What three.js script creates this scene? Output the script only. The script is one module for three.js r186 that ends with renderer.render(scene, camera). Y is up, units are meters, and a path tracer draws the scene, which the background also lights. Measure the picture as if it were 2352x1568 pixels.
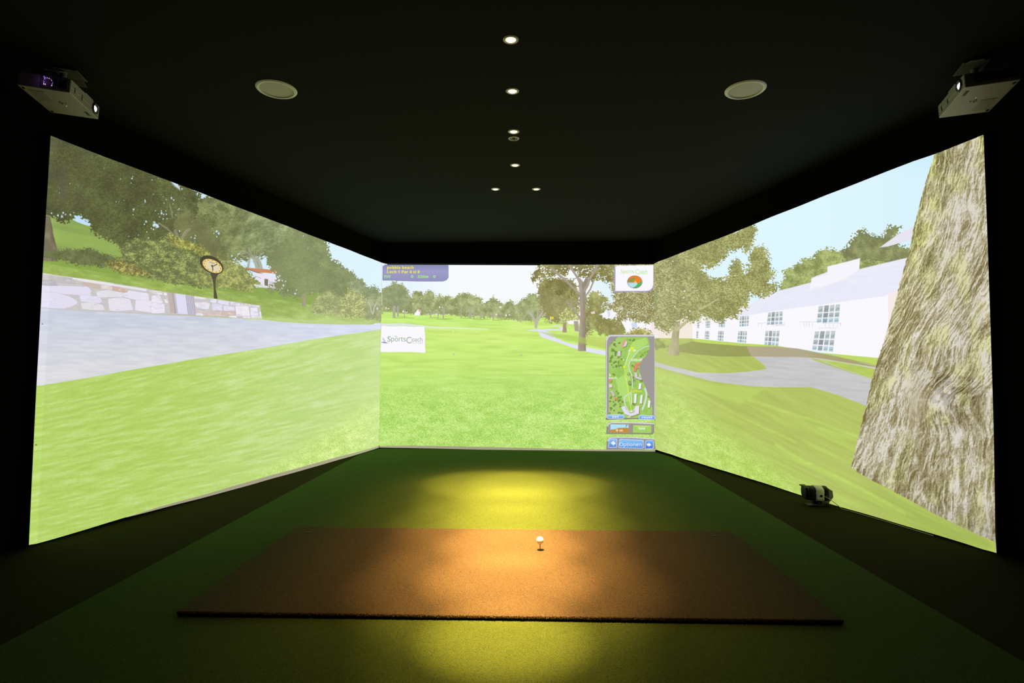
import * as THREE from 'three';
import { RoundedBoxGeometry } from 'three/addons/geometries/RoundedBoxGeometry.js';
import { mergeGeometries, toCreasedNormals } from 'three/addons/utils/BufferGeometryUtils.js';
import { RectAreaLightUniformsLib } from 'three/addons/lights/RectAreaLightUniformsLib.js';

// ---------------------------------------------------------------- camera, light, exposure
const scene = new THREE.Scene();
scene.background = new THREE.Color(0, 0, 0);
const camera = new THREE.PerspectiveCamera(2 * Math.atan(784 / 1290) * 180 / Math.PI, 2352 / 1568, 0.05, 60);
camera.position.set(0, 1.07, 0);
camera.rotation.set(0.048464, 0.01496, 0.003853, 'YXZ');
scene.add(camera);
const renderer = new THREE.WebGLRenderer({ antialias: true });
renderer.toneMapping = THREE.LinearToneMapping;
renderer.toneMappingExposure = 1;
renderer.shadowMap.enabled = true;
RectAreaLightUniformsLib.init();
const LAMP_COLOR = [1, 0.44, 0.18], BEAM = 350, SPILL = 1.6;        // the ceiling lamps: candela on the axis, and of the wide spill
const SCREEN_FILL = 0.25;                                       // light of the area lamps in front of the screens, as a share of the pictures' own glow

// ---------------------------------------------------------------- helpers
const CEIL = 2.78;
const used = {};
const numbered = (n) => { used[n] = (used[n] ?? -1) + 1; return used[n] ? `${n}_${String(used[n]).padStart(3, '0')}` : n; };
function tag(o, label, category, group, kind) {
  o.userData = {};
  if (label) o.userData.label = label;
  if (category) o.userData.category = category;
  if (group) o.userData.group = group;
  if (kind) o.userData.kind = kind;
  return o;
}
function thing(name, label, category, pos = [0, 0, 0], group) {
  const o = new THREE.Group(); o.name = numbered(name); o.position.set(...pos); scene.add(o);
  return tag(o, label, category, group);
}
function mesh(name, geos, mat, parent) {
  const g = Array.isArray(geos) ? (geos.length > 1 ? mergeGeometries(geos.map((x) => (x.index ? x.toNonIndexed() : x))) : geos[0]) : geos;
  const m = new THREE.Mesh(g, mat); m.castShadow = m.receiveShadow = true;
  m.name = parent ? name : numbered(name); (parent ?? scene).add(m);
  return m;
}
const struct = (name, geos, mat) => { const m = mesh(name, geos, mat); m.userData = { kind: 'structure' }; return m; };
const box = (w, h, d, x = 0, y = 0, z = 0) => new THREE.BoxGeometry(w, h, d).translate(x, y, z);
const rbox = (w, h, d, r, x = 0, y = 0, z = 0, s = 3) => new RoundedBoxGeometry(w, h, d, s, r).translate(x, y, z);
const cyl = (r0, r1, h, n = 24) => new THREE.CylinderGeometry(r0, r1, h, n);
const lathe = (pts, n = 48) => new THREE.LatheGeometry(pts.map((p) => new THREE.Vector2(...p)), n);
const std = (o) => new THREE.MeshStandardMaterial({ roughness: 0.8, ...o });
const matt = (o) => new THREE.MeshPhysicalMaterial({ roughness: 1, specularIntensity: 0.12, ...o });      // cloth and pile: next to no sheen
const lin = (r, g, b) => new THREE.Color().setRGB(r, g, b);
function rng(seed) { let a = seed >>> 0; return () => { a = (a + 0x6d2b79f5) | 0; let t = Math.imul(a ^ (a >>> 15), 1 | a); t = (t + Math.imul(t ^ (t >>> 7), 61 | t)) ^ t; return ((t ^ (t >>> 14)) >>> 0) / 4294967296; }; }
const clamp = (x, a = 0, b = 1) => (x < a ? a : x > b ? b : x), sstep = (a, b, x) => { const t = clamp((x - a) / (b - a)); return t * t * (3 - 2 * t); };

// value noise from a seeded table
const NT = 512, TAB = (() => { const r = rng(77), a = new Float32Array(NT * NT); for (let i = 0; i < a.length; i++) a[i] = r(); return a; })();
function noise(x, y) {
  const xi = Math.floor(x), yi = Math.floor(y); let u = x - xi, v = y - yi;
  u = u * u * (3 - 2 * u); v = v * v * (3 - 2 * v);
  const x0 = xi & 511, x1 = (xi + 1) & 511, y0 = (yi & 511) << 9, y1 = ((yi + 1) & 511) << 9;
  const a = TAB[y0 + x0], b = TAB[y0 + x1], c = TAB[y1 + x0], d = TAB[y1 + x1];
  return a + (b - a) * u + (c - a) * v + (a - b - c + d) * u * v;
}
const fbm = (x, y, n = 4) => { let s = 0, a = 0.5, t = 0; for (let i = 0; i < n; i++) { s += a * noise(x, y); t += a; x = x * 2.03 + 17.3; y = y * 2.03 + 9.1; a *= 0.5; } return s / t; };

// carpet pile: little clumps of fibre, tileable
function pileTextures(seed, size, clumps, contrast, tint, bright) {
  const n = size, r = rng(seed), hgt = new Float32Array(n * n);
  for (let k = 0; k < clumps; k++) {
    const cx = r() * n, cy = r() * n, a = r() * Math.PI, L = 1.8 + r() * 2.8, wd = 1.1 + r() * 1.0, top = 0.3 + 0.7 * r(), ca = Math.cos(a), sa = Math.sin(a), R = Math.ceil(L);
    for (let j = -R; j <= R; j++) for (let i = -R; i <= R; i++) {
      const u = (i * ca + j * sa) / L, v = (-i * sa + j * ca) / wd, q = 1 - u * u - v * v;
      if (q <= 0) continue;
      const at = (((Math.floor(cy) + j) % n + n) % n) * n + (((Math.floor(cx) + i) % n + n) % n), z = top * Math.sqrt(q);
      if (z > hgt[at]) hgt[at] = z;
    }
  }
  const c = new Uint8Array(n * n * 4), b = new Uint8Array(n * n * 4);
  for (let i = 0; i < n * n; i++) {
    const x = i % n, y = (i / n) | 0, w = noise(x / 64 * 8 % 512, y / 64 * 8), h = hgt[i], t = clamp(bright + contrast * (0.9 * Math.max(0, h - 0.8) - 0.42 * Math.max(0, 0.6 - h)) + 0.1 * (noise(x * 0.45, y * 0.45) - 0.5) + 0.04 * (w - 0.5));
    for (let k = 0; k < 3; k++) c[i * 4 + k] = 255 * clamp(t + tint[k] * (hgt[i] - 0.6));
    c[i * 4 + 3] = 255;
    b[i * 4] = b[i * 4 + 1] = b[i * 4 + 2] = 255 * hgt[i]; b[i * 4 + 3] = 255;
  }
  const out = [c, b].map((d, k) => { const t = new THREE.DataTexture(d, n, n); t.wrapS = t.wrapT = THREE.RepeatWrapping; t.magFilter = THREE.LinearFilter; t.minFilter = THREE.LinearMipmapLinearFilter; t.generateMipmaps = true; if (!k) t.colorSpace = THREE.SRGBColorSpace; t.needsUpdate = true; return t; });
  return { map: out[0], bumpMap: out[1] };
}
const planarUV = (g, sx, sz) => { const p = g.attributes.position, uv = new Float32Array(p.count * 2); for (let i = 0; i < p.count; i++) { uv[2 * i] = p.getX(i) / sx; uv[2 * i + 1] = (p.getZ(i) + 0.7 * p.getY(i)) / sz; } g.setAttribute('uv', new THREE.BufferAttribute(uv, 2)); return g; };

// ---------------------------------------------------------------- the plan of the room: three screens, each 3 to 4 m long
const FL = [-2.9014, -3.3679], BL = [-1.8822, -7.5448], BR = [1.7599, -7.3780], FR = [2.7634, -3.3988];
const extend = (a, b, t) => [a[0] + (a[0] - b[0]) * t, a[1] + (a[1] - b[1]) * t];
const FL2 = extend(FL, BL, 1.15), FR2 = extend(FR, BR, 1.22);
const blackCloth = matt({ color: lin(0.004, 0.004, 0.003) });
blackCloth.name = 'black_cloth';
function wall(name, a, b, off) {                       // a wall whose face stands `off` behind the line a-b
  const dx = b[0] - a[0], dz = b[1] - a[1], L = Math.hypot(dx, dz), g = box(L + 0.5, CEIL + 0.1, 0.12, L / 2, CEIL / 2, -off - 0.06);
  const m = struct(name, g, blackCloth); m.position.set(a[0], 0, a[1]); m.rotation.y = -Math.atan2(dz, dx); return m;
}
wall('wall_left', FL2, BL, 0.04); wall('wall_back', BL, BR, 0.04); wall('wall_right', BR, FR2, 0.04); wall('wall_front', FR2, FL2, 0.0);

// ceiling slab with round cut-outs for the recessed lamps
const LAMPS = [[-0.055, -2.843], [-0.054, -3.385], [-0.053, -3.977], [-0.049, -4.646], [-0.243, -5.276], [0.147, -5.276], [-0.056, -2.28]];
const RING = [-0.054, -4.1];
{
  const s = new THREE.Shape([[-4.6, -2.2], [4.6, -2.2], [4.6, 7.9], [-4.6, 7.9]].map((p) => new THREE.Vector2(...p)));
  for (const [x, z] of [...LAMPS, RING]) { const h = new THREE.Path(); h.absarc(x, -z, 0.0325, 0, Math.PI * 2); s.holes.push(h); }
  const g = new THREE.ExtrudeGeometry(s, { depth: 0.16, bevelEnabled: false, curveSegments: 24 }).rotateX(-Math.PI / 2).translate(0, CEIL, 0);
  const t = pileTextures(5, 256, 9000, 0.5, [0, 0, 0], 0.8);
  const cm = matt({ color: lin(0.0165, 0.018, 0.0155) }); cm.name = 'dark_ceiling_felt';
  struct('ceiling', g, cm);
}

// floor: dark olive carpet at the sides, a bright green runner down the middle
const turf = pileTextures(11, 1024, 230000, 1, [0.1, 0, -0.06], 0.84);
const matPile = pileTextures(23, 1024, 230000, 1.1, [0.1, 0.03, -0.06], 0.84);
const RUN = { x0: -1.985, x1: 1.848 };
const oliveM = matt({ color: lin(0.043, 0.045, 0.005), map: turf.map, bumpMap: turf.bumpMap, bumpScale: 0.003 });
const runnerM = matt({ color: lin(0.088, 0.176, 0.03), map: turf.map, bumpMap: turf.bumpMap, bumpScale: 0.003 });
struct('floor', planarUV(box(9.2, 0.1, 10.1, 0, -0.05, -2.85), 0.6, 0.6), oliveM);
{
  const t = thing('turf_runner', 'long bright green artificial turf runner down the middle of the bay', 'carpet');
  const out = [[RUN.x0, 1.25], [RUN.x1, 1.25], [RUN.x1, -6.9], [1.735, -7.345], [-1.855, -7.505], [RUN.x0, -6.98]], cut = (k) => new THREE.Shape(out.map(([x, z]) => new THREE.Vector2(x * k, -z)));
  mesh('turf_pile', planarUV(new THREE.ExtrudeGeometry(cut(1), { depth: 0.003, bevelEnabled: true, bevelThickness: 0.001, bevelSize: 0.001, bevelSegments: 1 }).rotateX(-Math.PI / 2).translate(0, 0.0017, 0), 0.6, 0.6), runnerM, t);
  mesh('backing', new THREE.ExtrudeGeometry(cut(0.999), { depth: 0.0006, bevelEnabled: false }).rotateX(-Math.PI / 2), std({ color: 0x0c0d09 }), t);
}

// ---------------------------------------------------------------- hitting mat, ball, tee
const MATTOP = 0.027;
{
  const t = thing('hitting_mat', 'wide brown turf hitting mat with a frayed black front edge, lying across the green runner', 'mat', [-0.0535, 0, -3.072]);
  t.rotation.y = -0.0068;
  const w = 2.829, d = 1.287, m = matt({ color: lin(0.12, 0.116, 0.053), map: matPile.map, bumpMap: matPile.bumpMap, bumpScale: 0.004 });
  mesh('turf_pile', planarUV(rbox(w, 0.014, d, 0.006, 0, MATTOP - 0.007, 0, 3), 0.6, 0.6), m, t);
  const rub = std({ color: lin(0.004, 0.004, 0.003), roughness: 0.9 });
  mesh('rubber_base', rbox(w - 0.006, 0.0095, d - 0.014, 0.003, 0, 0.0112, 0, 2), rub, t);
  for (const [x, z] of [[-1.29, -0.52], [1.275, -0.535]]) mesh('eyelet', cyl(0.02, 0.022, 0.003, 24).scale(1, 1, 0.55).translate(x, MATTOP + 0.0006, z), std({ color: lin(0.035, 0.024, 0.012) }), t);
  // loose fibres standing along the cut edges and over the nap
  const r = rng(9), blade = new THREE.ConeGeometry(0.0015, 0.011, 3, 1).translate(0, 0.0055, 0), N = 6000, fm = matt({ color: 0xffffff });
  const inst = new THREE.InstancedMesh(blade, fm, N), q = new THREE.Quaternion(), e = new THREE.Euler(), M4 = new THREE.Matrix4(), c = new THREE.Color();
  for (let i = 0; i < N; i++) {
    const edge = true, x = (r() - 0.5) * (w - 0.004), z = edge ? d / 2 - 0.004 + (r() - 0.6) * 0.009 : (r() - 0.5) * (d - 0.01);
    e.set(edge ? 0.5 + r() * 1.1 : (r() - 0.5) * 2.2, r() * 6.28, (r() - 0.5) * 2.2);
    if (edge) e.set(0.3 + r() * 1.3, 0, (r() - 0.5) * 1.3);
    const s = 0.6 + r() * 0.6;
    M4.compose(new THREE.Vector3(x, MATTOP - 0.005 - (edge ? r() * 0.006 : 0), z), q.setFromEuler(e), new THREE.Vector3(s, s, s)); inst.setMatrixAt(i, M4);
    const b = 0.7 + r() * 0.9; inst.setColorAt(i, c.setRGB(0.1 * b, 0.08 * b, 0.03 * b));
  }
  inst.name = 'loose_fibre'; inst.castShadow = inst.receiveShadow = true; inst.userData = { kind: 'stuff' }; t.add(inst);
}
{
  const R = 0.02135, bx = 0.117, bz = -3.299, y0 = MATTOP + 0.033;
  const t = thing('golf_tee', 'pale slim golf tee stuck upright in the brown mat under the white ball', 'golf tee', [bx, MATTOP, bz]);
  mesh('shaft', lathe([[0.0001, -0.012], [0.0022, -0.004], [0.0026, 0.012], [0.0031, 0.022], [0.0042, 0.027], [0.0062, 0.0315]], 24), std({ color: lin(0.72, 0.6, 0.42), roughness: 0.45 }), t);
  mesh('cup', lathe([[0.0062, 0.0312], [0.0076, 0.0346], [0.0079, 0.0352], [0.0073, 0.0352], [0.004, 0.0334], [0.0001, 0.0329]], 24), std({ color: lin(0.76, 0.64, 0.46), roughness: 0.45 }), t);
  const g = new THREE.SphereGeometry(R, 128, 88), p = g.attributes.position, v = new THREE.Vector3(), dm = [];
  const K = 336; for (let i = 0; i < K; i++) { const y = 1 - 2 * (i + 0.5) / K, a = i * 2.399963, s = Math.sqrt(1 - y * y); dm.push([s * Math.cos(a), y, s * Math.sin(a)]); }
  for (let i = 0; i < p.count; i++) {
    v.fromBufferAttribute(p, i).normalize(); let best = -1;
    for (const d of dm) { const c = d[0] * v.x + d[1] * v.y + d[2] * v.z; if (c > best) best = c; }
    const ang = Math.acos(Math.min(1, best)) / 0.085, k = ang < 1 ? 1 - 0.013 * (1 - ang * ang) : 1;
    v.multiplyScalar(R * k); p.setXYZ(i, v.x, v.y, v.z);
  }
  g.computeVertexNormals();
  const b = mesh('golf_ball', g, new THREE.MeshPhysicalMaterial({ color: lin(0.86, 0.86, 0.84), roughness: 0.35, clearcoat: 0.4, clearcoatRoughness: 0.2 }));
  b.position.set(bx, y0 + R - 0.0004, bz); tag(b, 'white dimpled golf ball resting on the tee', 'golf ball');
  const th = mesh('thread_scrap', new THREE.TubeGeometry(new THREE.CatmullRomCurve3([[0.346, 0.0285, -2.844], [0.354, 0.0300, -2.838], [0.362, 0.0292, -2.828], [0.368, 0.0283, -2.812]].map((a) => new THREE.Vector3(...a))), 24, 0.001, 6), std({ color: lin(0.3, 0.12, 0.09) }));
  tag(th, 'thin pinkish scrap of thread lying on the brown mat right of the light pool', 'thread');
}

// ---------------------------------------------------------------- recessed lamps
const whiteMetal = std({ color: lin(0.5, 0.5, 0.45), roughness: 0.4 });
const canM = std({ color: lin(0.35, 0.33, 0.28), roughness: 0.3, metalness: 0.6 });
const bulbM = new THREE.MeshStandardMaterial({ color: 0x000000, roughness: 0.4, emissive: lin(1, 0.84, 0.6), emissiveIntensity: 1.5 });
function fixture(name, label, category, [x, z], group, lit) {
  const t = thing(name, label, category, [x, CEIL, z], group);
  mesh('trim_ring', lathe([[0.029, 0.002], [0.0285, -0.002], [0.0305, -0.0048], [0.036, -0.0042], [0.041, -0.0012], [0.041, 0.0]], 48), whiteMetal, t);
  mesh('reflector', lathe([[0.029, 0.002], [0.0275, 0.02], [0.022, 0.04], [0.022, 0.0405], [0.0285, 0.02], [0.0305, 0.002]], 40), canM, t);
  if (lit) {
    mesh('lamp_bulb', lathe([[0.0001, -0.0085], [0.012, -0.0078], [0.021, -0.0055], [0.0265, 0.0], [0.026, 0.006], [0.021, 0.03], [0.0001, 0.034]].reverse(), 40), bulbM, t);
    const add = (cd, deg, pen, soft) => { const l = new THREE.SpotLight(lin(...LAMP_COLOR), cd, 0, deg * Math.PI / 180, pen); l.position.set(0, -0.0125, 0); l.target.position.set(0, -3, 0); l.castShadow = true; l.shadow.radius = soft; t.add(l, l.target); };
    for (const [k, deg, pen] of lit) add(BEAM * k, deg, pen, 0.9);       // a hot core in a wider, weaker cone, as a reflector bulb throws it
    add(SPILL, 44, 1, 0.9);
  } else {
    mesh('inner_ring', lathe([[0.0165, 0.006], [0.016, 0.001], [0.019, -0.001], [0.022, 0.001], [0.022, 0.006]], 40), whiteMetal, t);
    mesh('dead_bulb', lathe([[0.0001, 0.01], [0.014, 0.012], [0.0155, 0.02]].reverse(), 32), std({ color: lin(0.08, 0.06, 0.05), roughness: 0.2 }), t);
  }
  return t;
}
const DG = 'lit warm downlights in the dark ceiling';
const SPOT = [[0.62, 10.5, 1], [0.27, 17.5, 1], [0.025, 29, 1]], WIDE = [[0.38, 12, 1], [0.36, 19, 1], [0.045, 30, 1]], PAIR = [[0.25, 15.4, 0.45], [0.08, 20, 1], [0.025, 30, 1]];
[['lit warm downlight, largest and nearest of the row in the dark ceiling', SPOT],
  ['lit warm downlight, second of the ceiling row counting from the camera', SPOT],
  ['lit warm downlight touching the unlit ring fixture in the ceiling', WIDE],
  ['lit warm downlight standing alone between the unlit ring and the far pair', WIDE],
  ['lit warm downlight, left one of the small far pair in the ceiling', PAIR],
  ['lit warm downlight, right one of the small far pair in the ceiling', PAIR],
  ['lit warm downlight over the front edge of the mat, just above the frame', [[0.46, 8.4, 1], [0.09, 13.5, 1], [0.004, 28, 1]]],
].forEach(([l, beams], i) => fixture('downlight', l, 'downlight', LAMPS[i], DG, beams));
fixture('unlit_downlight', 'unlit ring-shaped ceiling fixture close beside a lit downlight', 'downlight', RING);

// ceiling speakers
function speaker(label, [x, z]) {
  const t = thing('ceiling_speaker', label, 'speaker', [x, CEIL, z], 'round white ceiling speakers');
  mesh('rim', lathe([[0.1, 0.0], [0.0985, -0.0035], [0.101, -0.0075], [0.107, -0.0085], [0.115, -0.006], [0.12, -0.001], [0.12, 0.0]], 72), std({ color: lin(0.85, 0.85, 0.78), roughness: 0.5 }), t);
  mesh('grille', lathe([[0.0001, -0.0022], [0.05, -0.0022], [0.1, -0.0012], [0.1, 0.0], [0.0001, 0.0]].reverse(), 72), std({ color: lin(0.56, 0.56, 0.5), roughness: 0.7 }), t);
}
speaker('round white ceiling speaker left of the downlight row', [-1.504, -3.352]);
speaker('round white ceiling speaker right of the downlight row', [1.371, -3.377]);

// ---------------------------------------------------------------- projectors
const plastic = std({ color: lin(0.4, 0.38, 0.33), roughness: 0.45 }), dark = std({ color: lin(0.02, 0.018, 0.018), roughness: 0.6 }), slotM = std({ color: lin(0.012, 0.012, 0.012), roughness: 0.5 });
const steel = std({ color: lin(0.3, 0.3, 0.27), roughness: 0.4, metalness: 0.3 });
function projector(label, [x, y, z], [yaw, pitch, roll], purple, [W, D, H]) {
  const t = thing('projector', label, 'projector', [x, y, z], 'projectors hung from the ceiling');
  t.rotation.set(pitch, yaw, roll, 'YXZ');
  const lx = W * 0.33, ly = 0.004, lr = 0.0225;
  mesh('housing', [rbox(W, H * 0.62, D, 0.006, 0, H * 0.19, 0), rbox(W, H * 0.395, D, 0.005, 0, -H * 0.3025, 0)], plastic, t);
  mesh('seam_strip', box(W - 0.004, 0.0025, D - 0.004, 0, -H * 0.12, 0), dark, t);
  const ring = mesh('lens_ring', lathe([[lr, -0.02], [lr, 0.004], [lr + 0.003, 0.008], [lr + 0.009, 0.006], [lr + 0.012, -0.002], [lr + 0.012, -0.02]], 40).rotateX(Math.PI / 2).translate(lx, ly, D / 2), dark, t);
  mesh('lens_barrel', lathe([[lr, -0.02], [lr, 0.003], [0.0205, -0.001], [0.0155, -0.02]], 40).rotateX(Math.PI / 2).translate(lx, ly, D / 2), std({ color: lin(0.05, 0.12, 0.07), roughness: 0.15 }), ring);
  mesh('lens_glow', lathe([[0.0001, 0.0065], [0.01, 0.005], [0.0175, 0.0], [0.0001, -0.008]].reverse(), 32).rotateX(Math.PI / 2).translate(lx, ly - 0.0025, D / 2 + 0.002), new THREE.MeshStandardMaterial({ color: 0x000000, emissive: lin(0.9, 1, 1), emissiveIntensity: 3 }), ring);
  const beam = new THREE.SpotLight(lin(0.9, 1, 1), 0.15, 0, 0.5, 1); beam.position.set(lx, ly, D / 2 + 0.01); beam.target.position.set(lx, ly - 0.2, D / 2 + 1); beam.castShadow = true; t.add(beam, beam.target);
  mesh('receiver_window', rbox(0.006, H * 0.42, 0.004, 0.0018, -W * 0.12, -0.004, D / 2), slotM, t);
  mesh('receiver_window', rbox(0.006, H * 0.42, 0.004, 0.0018, -W * 0.36, -0.004, D / 2), slotM, t);
  // exhaust side (-x): grille of upright slats, lamp house glowing behind it on one of the two
  const vent = mesh('exhaust_panel', rbox(0.004, H * 0.8, D * 0.3, 0.001, -W / 2 - 0.0005, 0, 0.02), std({ color: lin(0.06, 0.05, 0.055), roughness: 0.5 }), t);
  for (let k = 0; k < 8; k++) mesh('louver', box(0.003, H * 0.72, 0.0018, -W / 2 - 0.003, 0, 0.02 + (k - 3.5) * D * 0.036), std({ color: lin(0.16, 0.14, 0.15), roughness: 0.5 }), vent);
  const side = mesh('side_grille', rbox(0.004, H * 0.66, D * 0.18, 0.001, -W / 2 - 0.0005, 0, 0.088), std({ color: lin(0.2, 0.19, 0.19), roughness: 0.6 }), t);
  for (let k = 0; k < 7; k++) mesh('slot', box(0.003, H * 0.56, 0.003, -W / 2 - 0.0025, 0, 0.088 + (k - 3) * D * 0.023), dark, side);
  if (purple) {
    const gm = new THREE.MeshStandardMaterial({ color: 0x000000, emissive: lin(0.42, 0.2, 0.95), emissiveIntensity: 1.1 }), hot = new THREE.MeshStandardMaterial({ color: 0x000000, emissive: lin(1, 0.62, 0.9), emissiveIntensity: 1 });
    const spots = [[-0.052, 0.024, 5, 14], [-0.049, 0.014, 4, 10], [-0.051, -0.001, 3, 12], [-0.05, -0.014, 5, 12, 1], [-0.043, -0.015, 4, 9, 1], [-0.044, 0.021, 5, 10], [-0.036, 0.022, 4, 5, 1], [-0.028, 0.02, 4, 7, 1], [-0.02, 0.017, 3, 5], [-0.016, 0.011, 3, 6, 1], [-0.011, -0.004, 3, 12], [-0.012, -0.016, 5, 10, 1]];
    for (const [u, v, a, b, h] of spots) mesh('lamp_glow', rbox(0.002, b / 1150, a / 2000, 0.0006, 0, 0, 0, 2).rotateX(0.3 * Math.sign(u + 0.03)).translate(-W / 2 - 0.0045, v, u + 0.052), h ? hot : gm, vent);
    const pl = new THREE.PointLight(lin(0.5, 0.25, 1), 0.0008); pl.position.set(-W / 2 - 0.02, 0, 0.005); pl.castShadow = true; t.add(pl);
  }
  const intake = mesh('intake_panel', rbox(0.004, H * 0.64, D * 0.74, 0.001, W / 2 + 0.0005, 0.004, -0.008), dark, t);
  for (let k = 0; k < 20; k++) mesh('louver', box(0.003, H * 0.6, 0.0022, W / 2 + 0.003, 0.004, -0.008 + (k - 9.5) * D * 0.036), std({ color: lin(0.12, 0.1, 0.1) }), intake);
  // underside: lamp door, focus recess, keys, feet
  mesh('lamp_door', rbox(W * 0.36, 0.0024, D * 0.3, 0.001, -W * 0.2, -H / 2 - 0.0004, -D * 0.22), std({ color: lin(0.3, 0.29, 0.24), roughness: 0.5 }), t);
  mesh('focus_recess', rbox(0.05, 0.002, 0.016, 0.0009, lx - 0.012, -H / 2 - 0.0002, D * 0.38), dark, t);
  mesh('label_strip', rbox(0.006, 0.0016, 0.055, 0.0007, -W * 0.02, -H / 2 - 0.0002, -D * 0.28), std({ color: lin(0.1, 0.1, 0.09) }), t);
  for (const [u, v] of [[-0.02, 0.01], [-0.006, 0.016], [0.008, 0.01], [-0.006, 0.004], [-0.006, 0.032]]) mesh('key', cyl(0.0042, 0.0046, 0.003, 16).translate(u, -H / 2 - 0.001, v), std({ color: lin(0.22, 0.22, 0.2) }), t);
  mesh('status_light', new THREE.SphereGeometry(0.002, 12, 8).translate(0.03, -H / 2 - 0.001, 0.02), new THREE.MeshStandardMaterial({ color: 0, emissive: lin(0.9, 1, 0.4), emissiveIntensity: 0.5 }), t);
  for (const [u, v] of [[-0.42, -0.42], [0.42, -0.42]]) mesh('foot', cyl(0.008, 0.007, 0.006, 20).translate(u * W, -H / 2 - 0.002, v * D), dark, t);
  // hanger: claws on the lid, post, folded plate up to the ceiling
  const up = CEIL - y, hang = mesh('mount_plate', [rbox(0.2, 0.004, 0.15, 0.0015, 0, H / 2 + 0.03, 0.0), rbox(0.09, 0.004, 0.07, 0.0015, 0, 0, 0).rotateZ(0.42).translate(-0.132, H / 2 + 0.046, 0.03), rbox(0.09, 0.004, 0.07, 0.0015, 0, 0, 0).rotateX(0.5).translate(0.03, H / 2 + 0.013, 0.098)], steel, t);
  for (const [u, v] of [[-0.08, -0.06], [0.08, -0.06], [-0.07, 0.055], [0.07, 0.055]]) mesh('mount_bolt', cyl(0.004, 0.004, 0.034, 12).translate(u, H / 2 + 0.014, v), steel, hang);
  mesh('mount_post', cyl(0.017, 0.017, up - H / 2 - 0.04, 24).translate(0, (up + H / 2 + 0.032) / 2, 0), std({ color: lin(0.16, 0.16, 0.15), roughness: 0.5 }), t);
  mesh('ceiling_plate', [rbox(0.13, 0.004, 0.13, 0.0015, 0.02, 0, 0.02), rbox(0.05, 0.004, 0.07, 0.0015, 0, 0, 0).rotateZ(-0.3).translate(0.104, -0.009, 0.03)], std({ color: lin(0.13, 0.13, 0.105), roughness: 0.6 }), t).position.set(0, up - 0.012, 0);
  return t;
}
projector('white projector hung at the left, its lamp glowing purple through the side vent', [-2.6434, 2.6207, -3.1135], [1.8286, 0.0572, -0.013], true, [0.335, 0.2497, 0.079]);
projector('white projector hung at the right, with a long dark intake vent', [2.5556, 2.621, -3.1174], [-1.8588, 0.023, 0.0768], false, [0.335, 0.2479, 0.078]);

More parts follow.
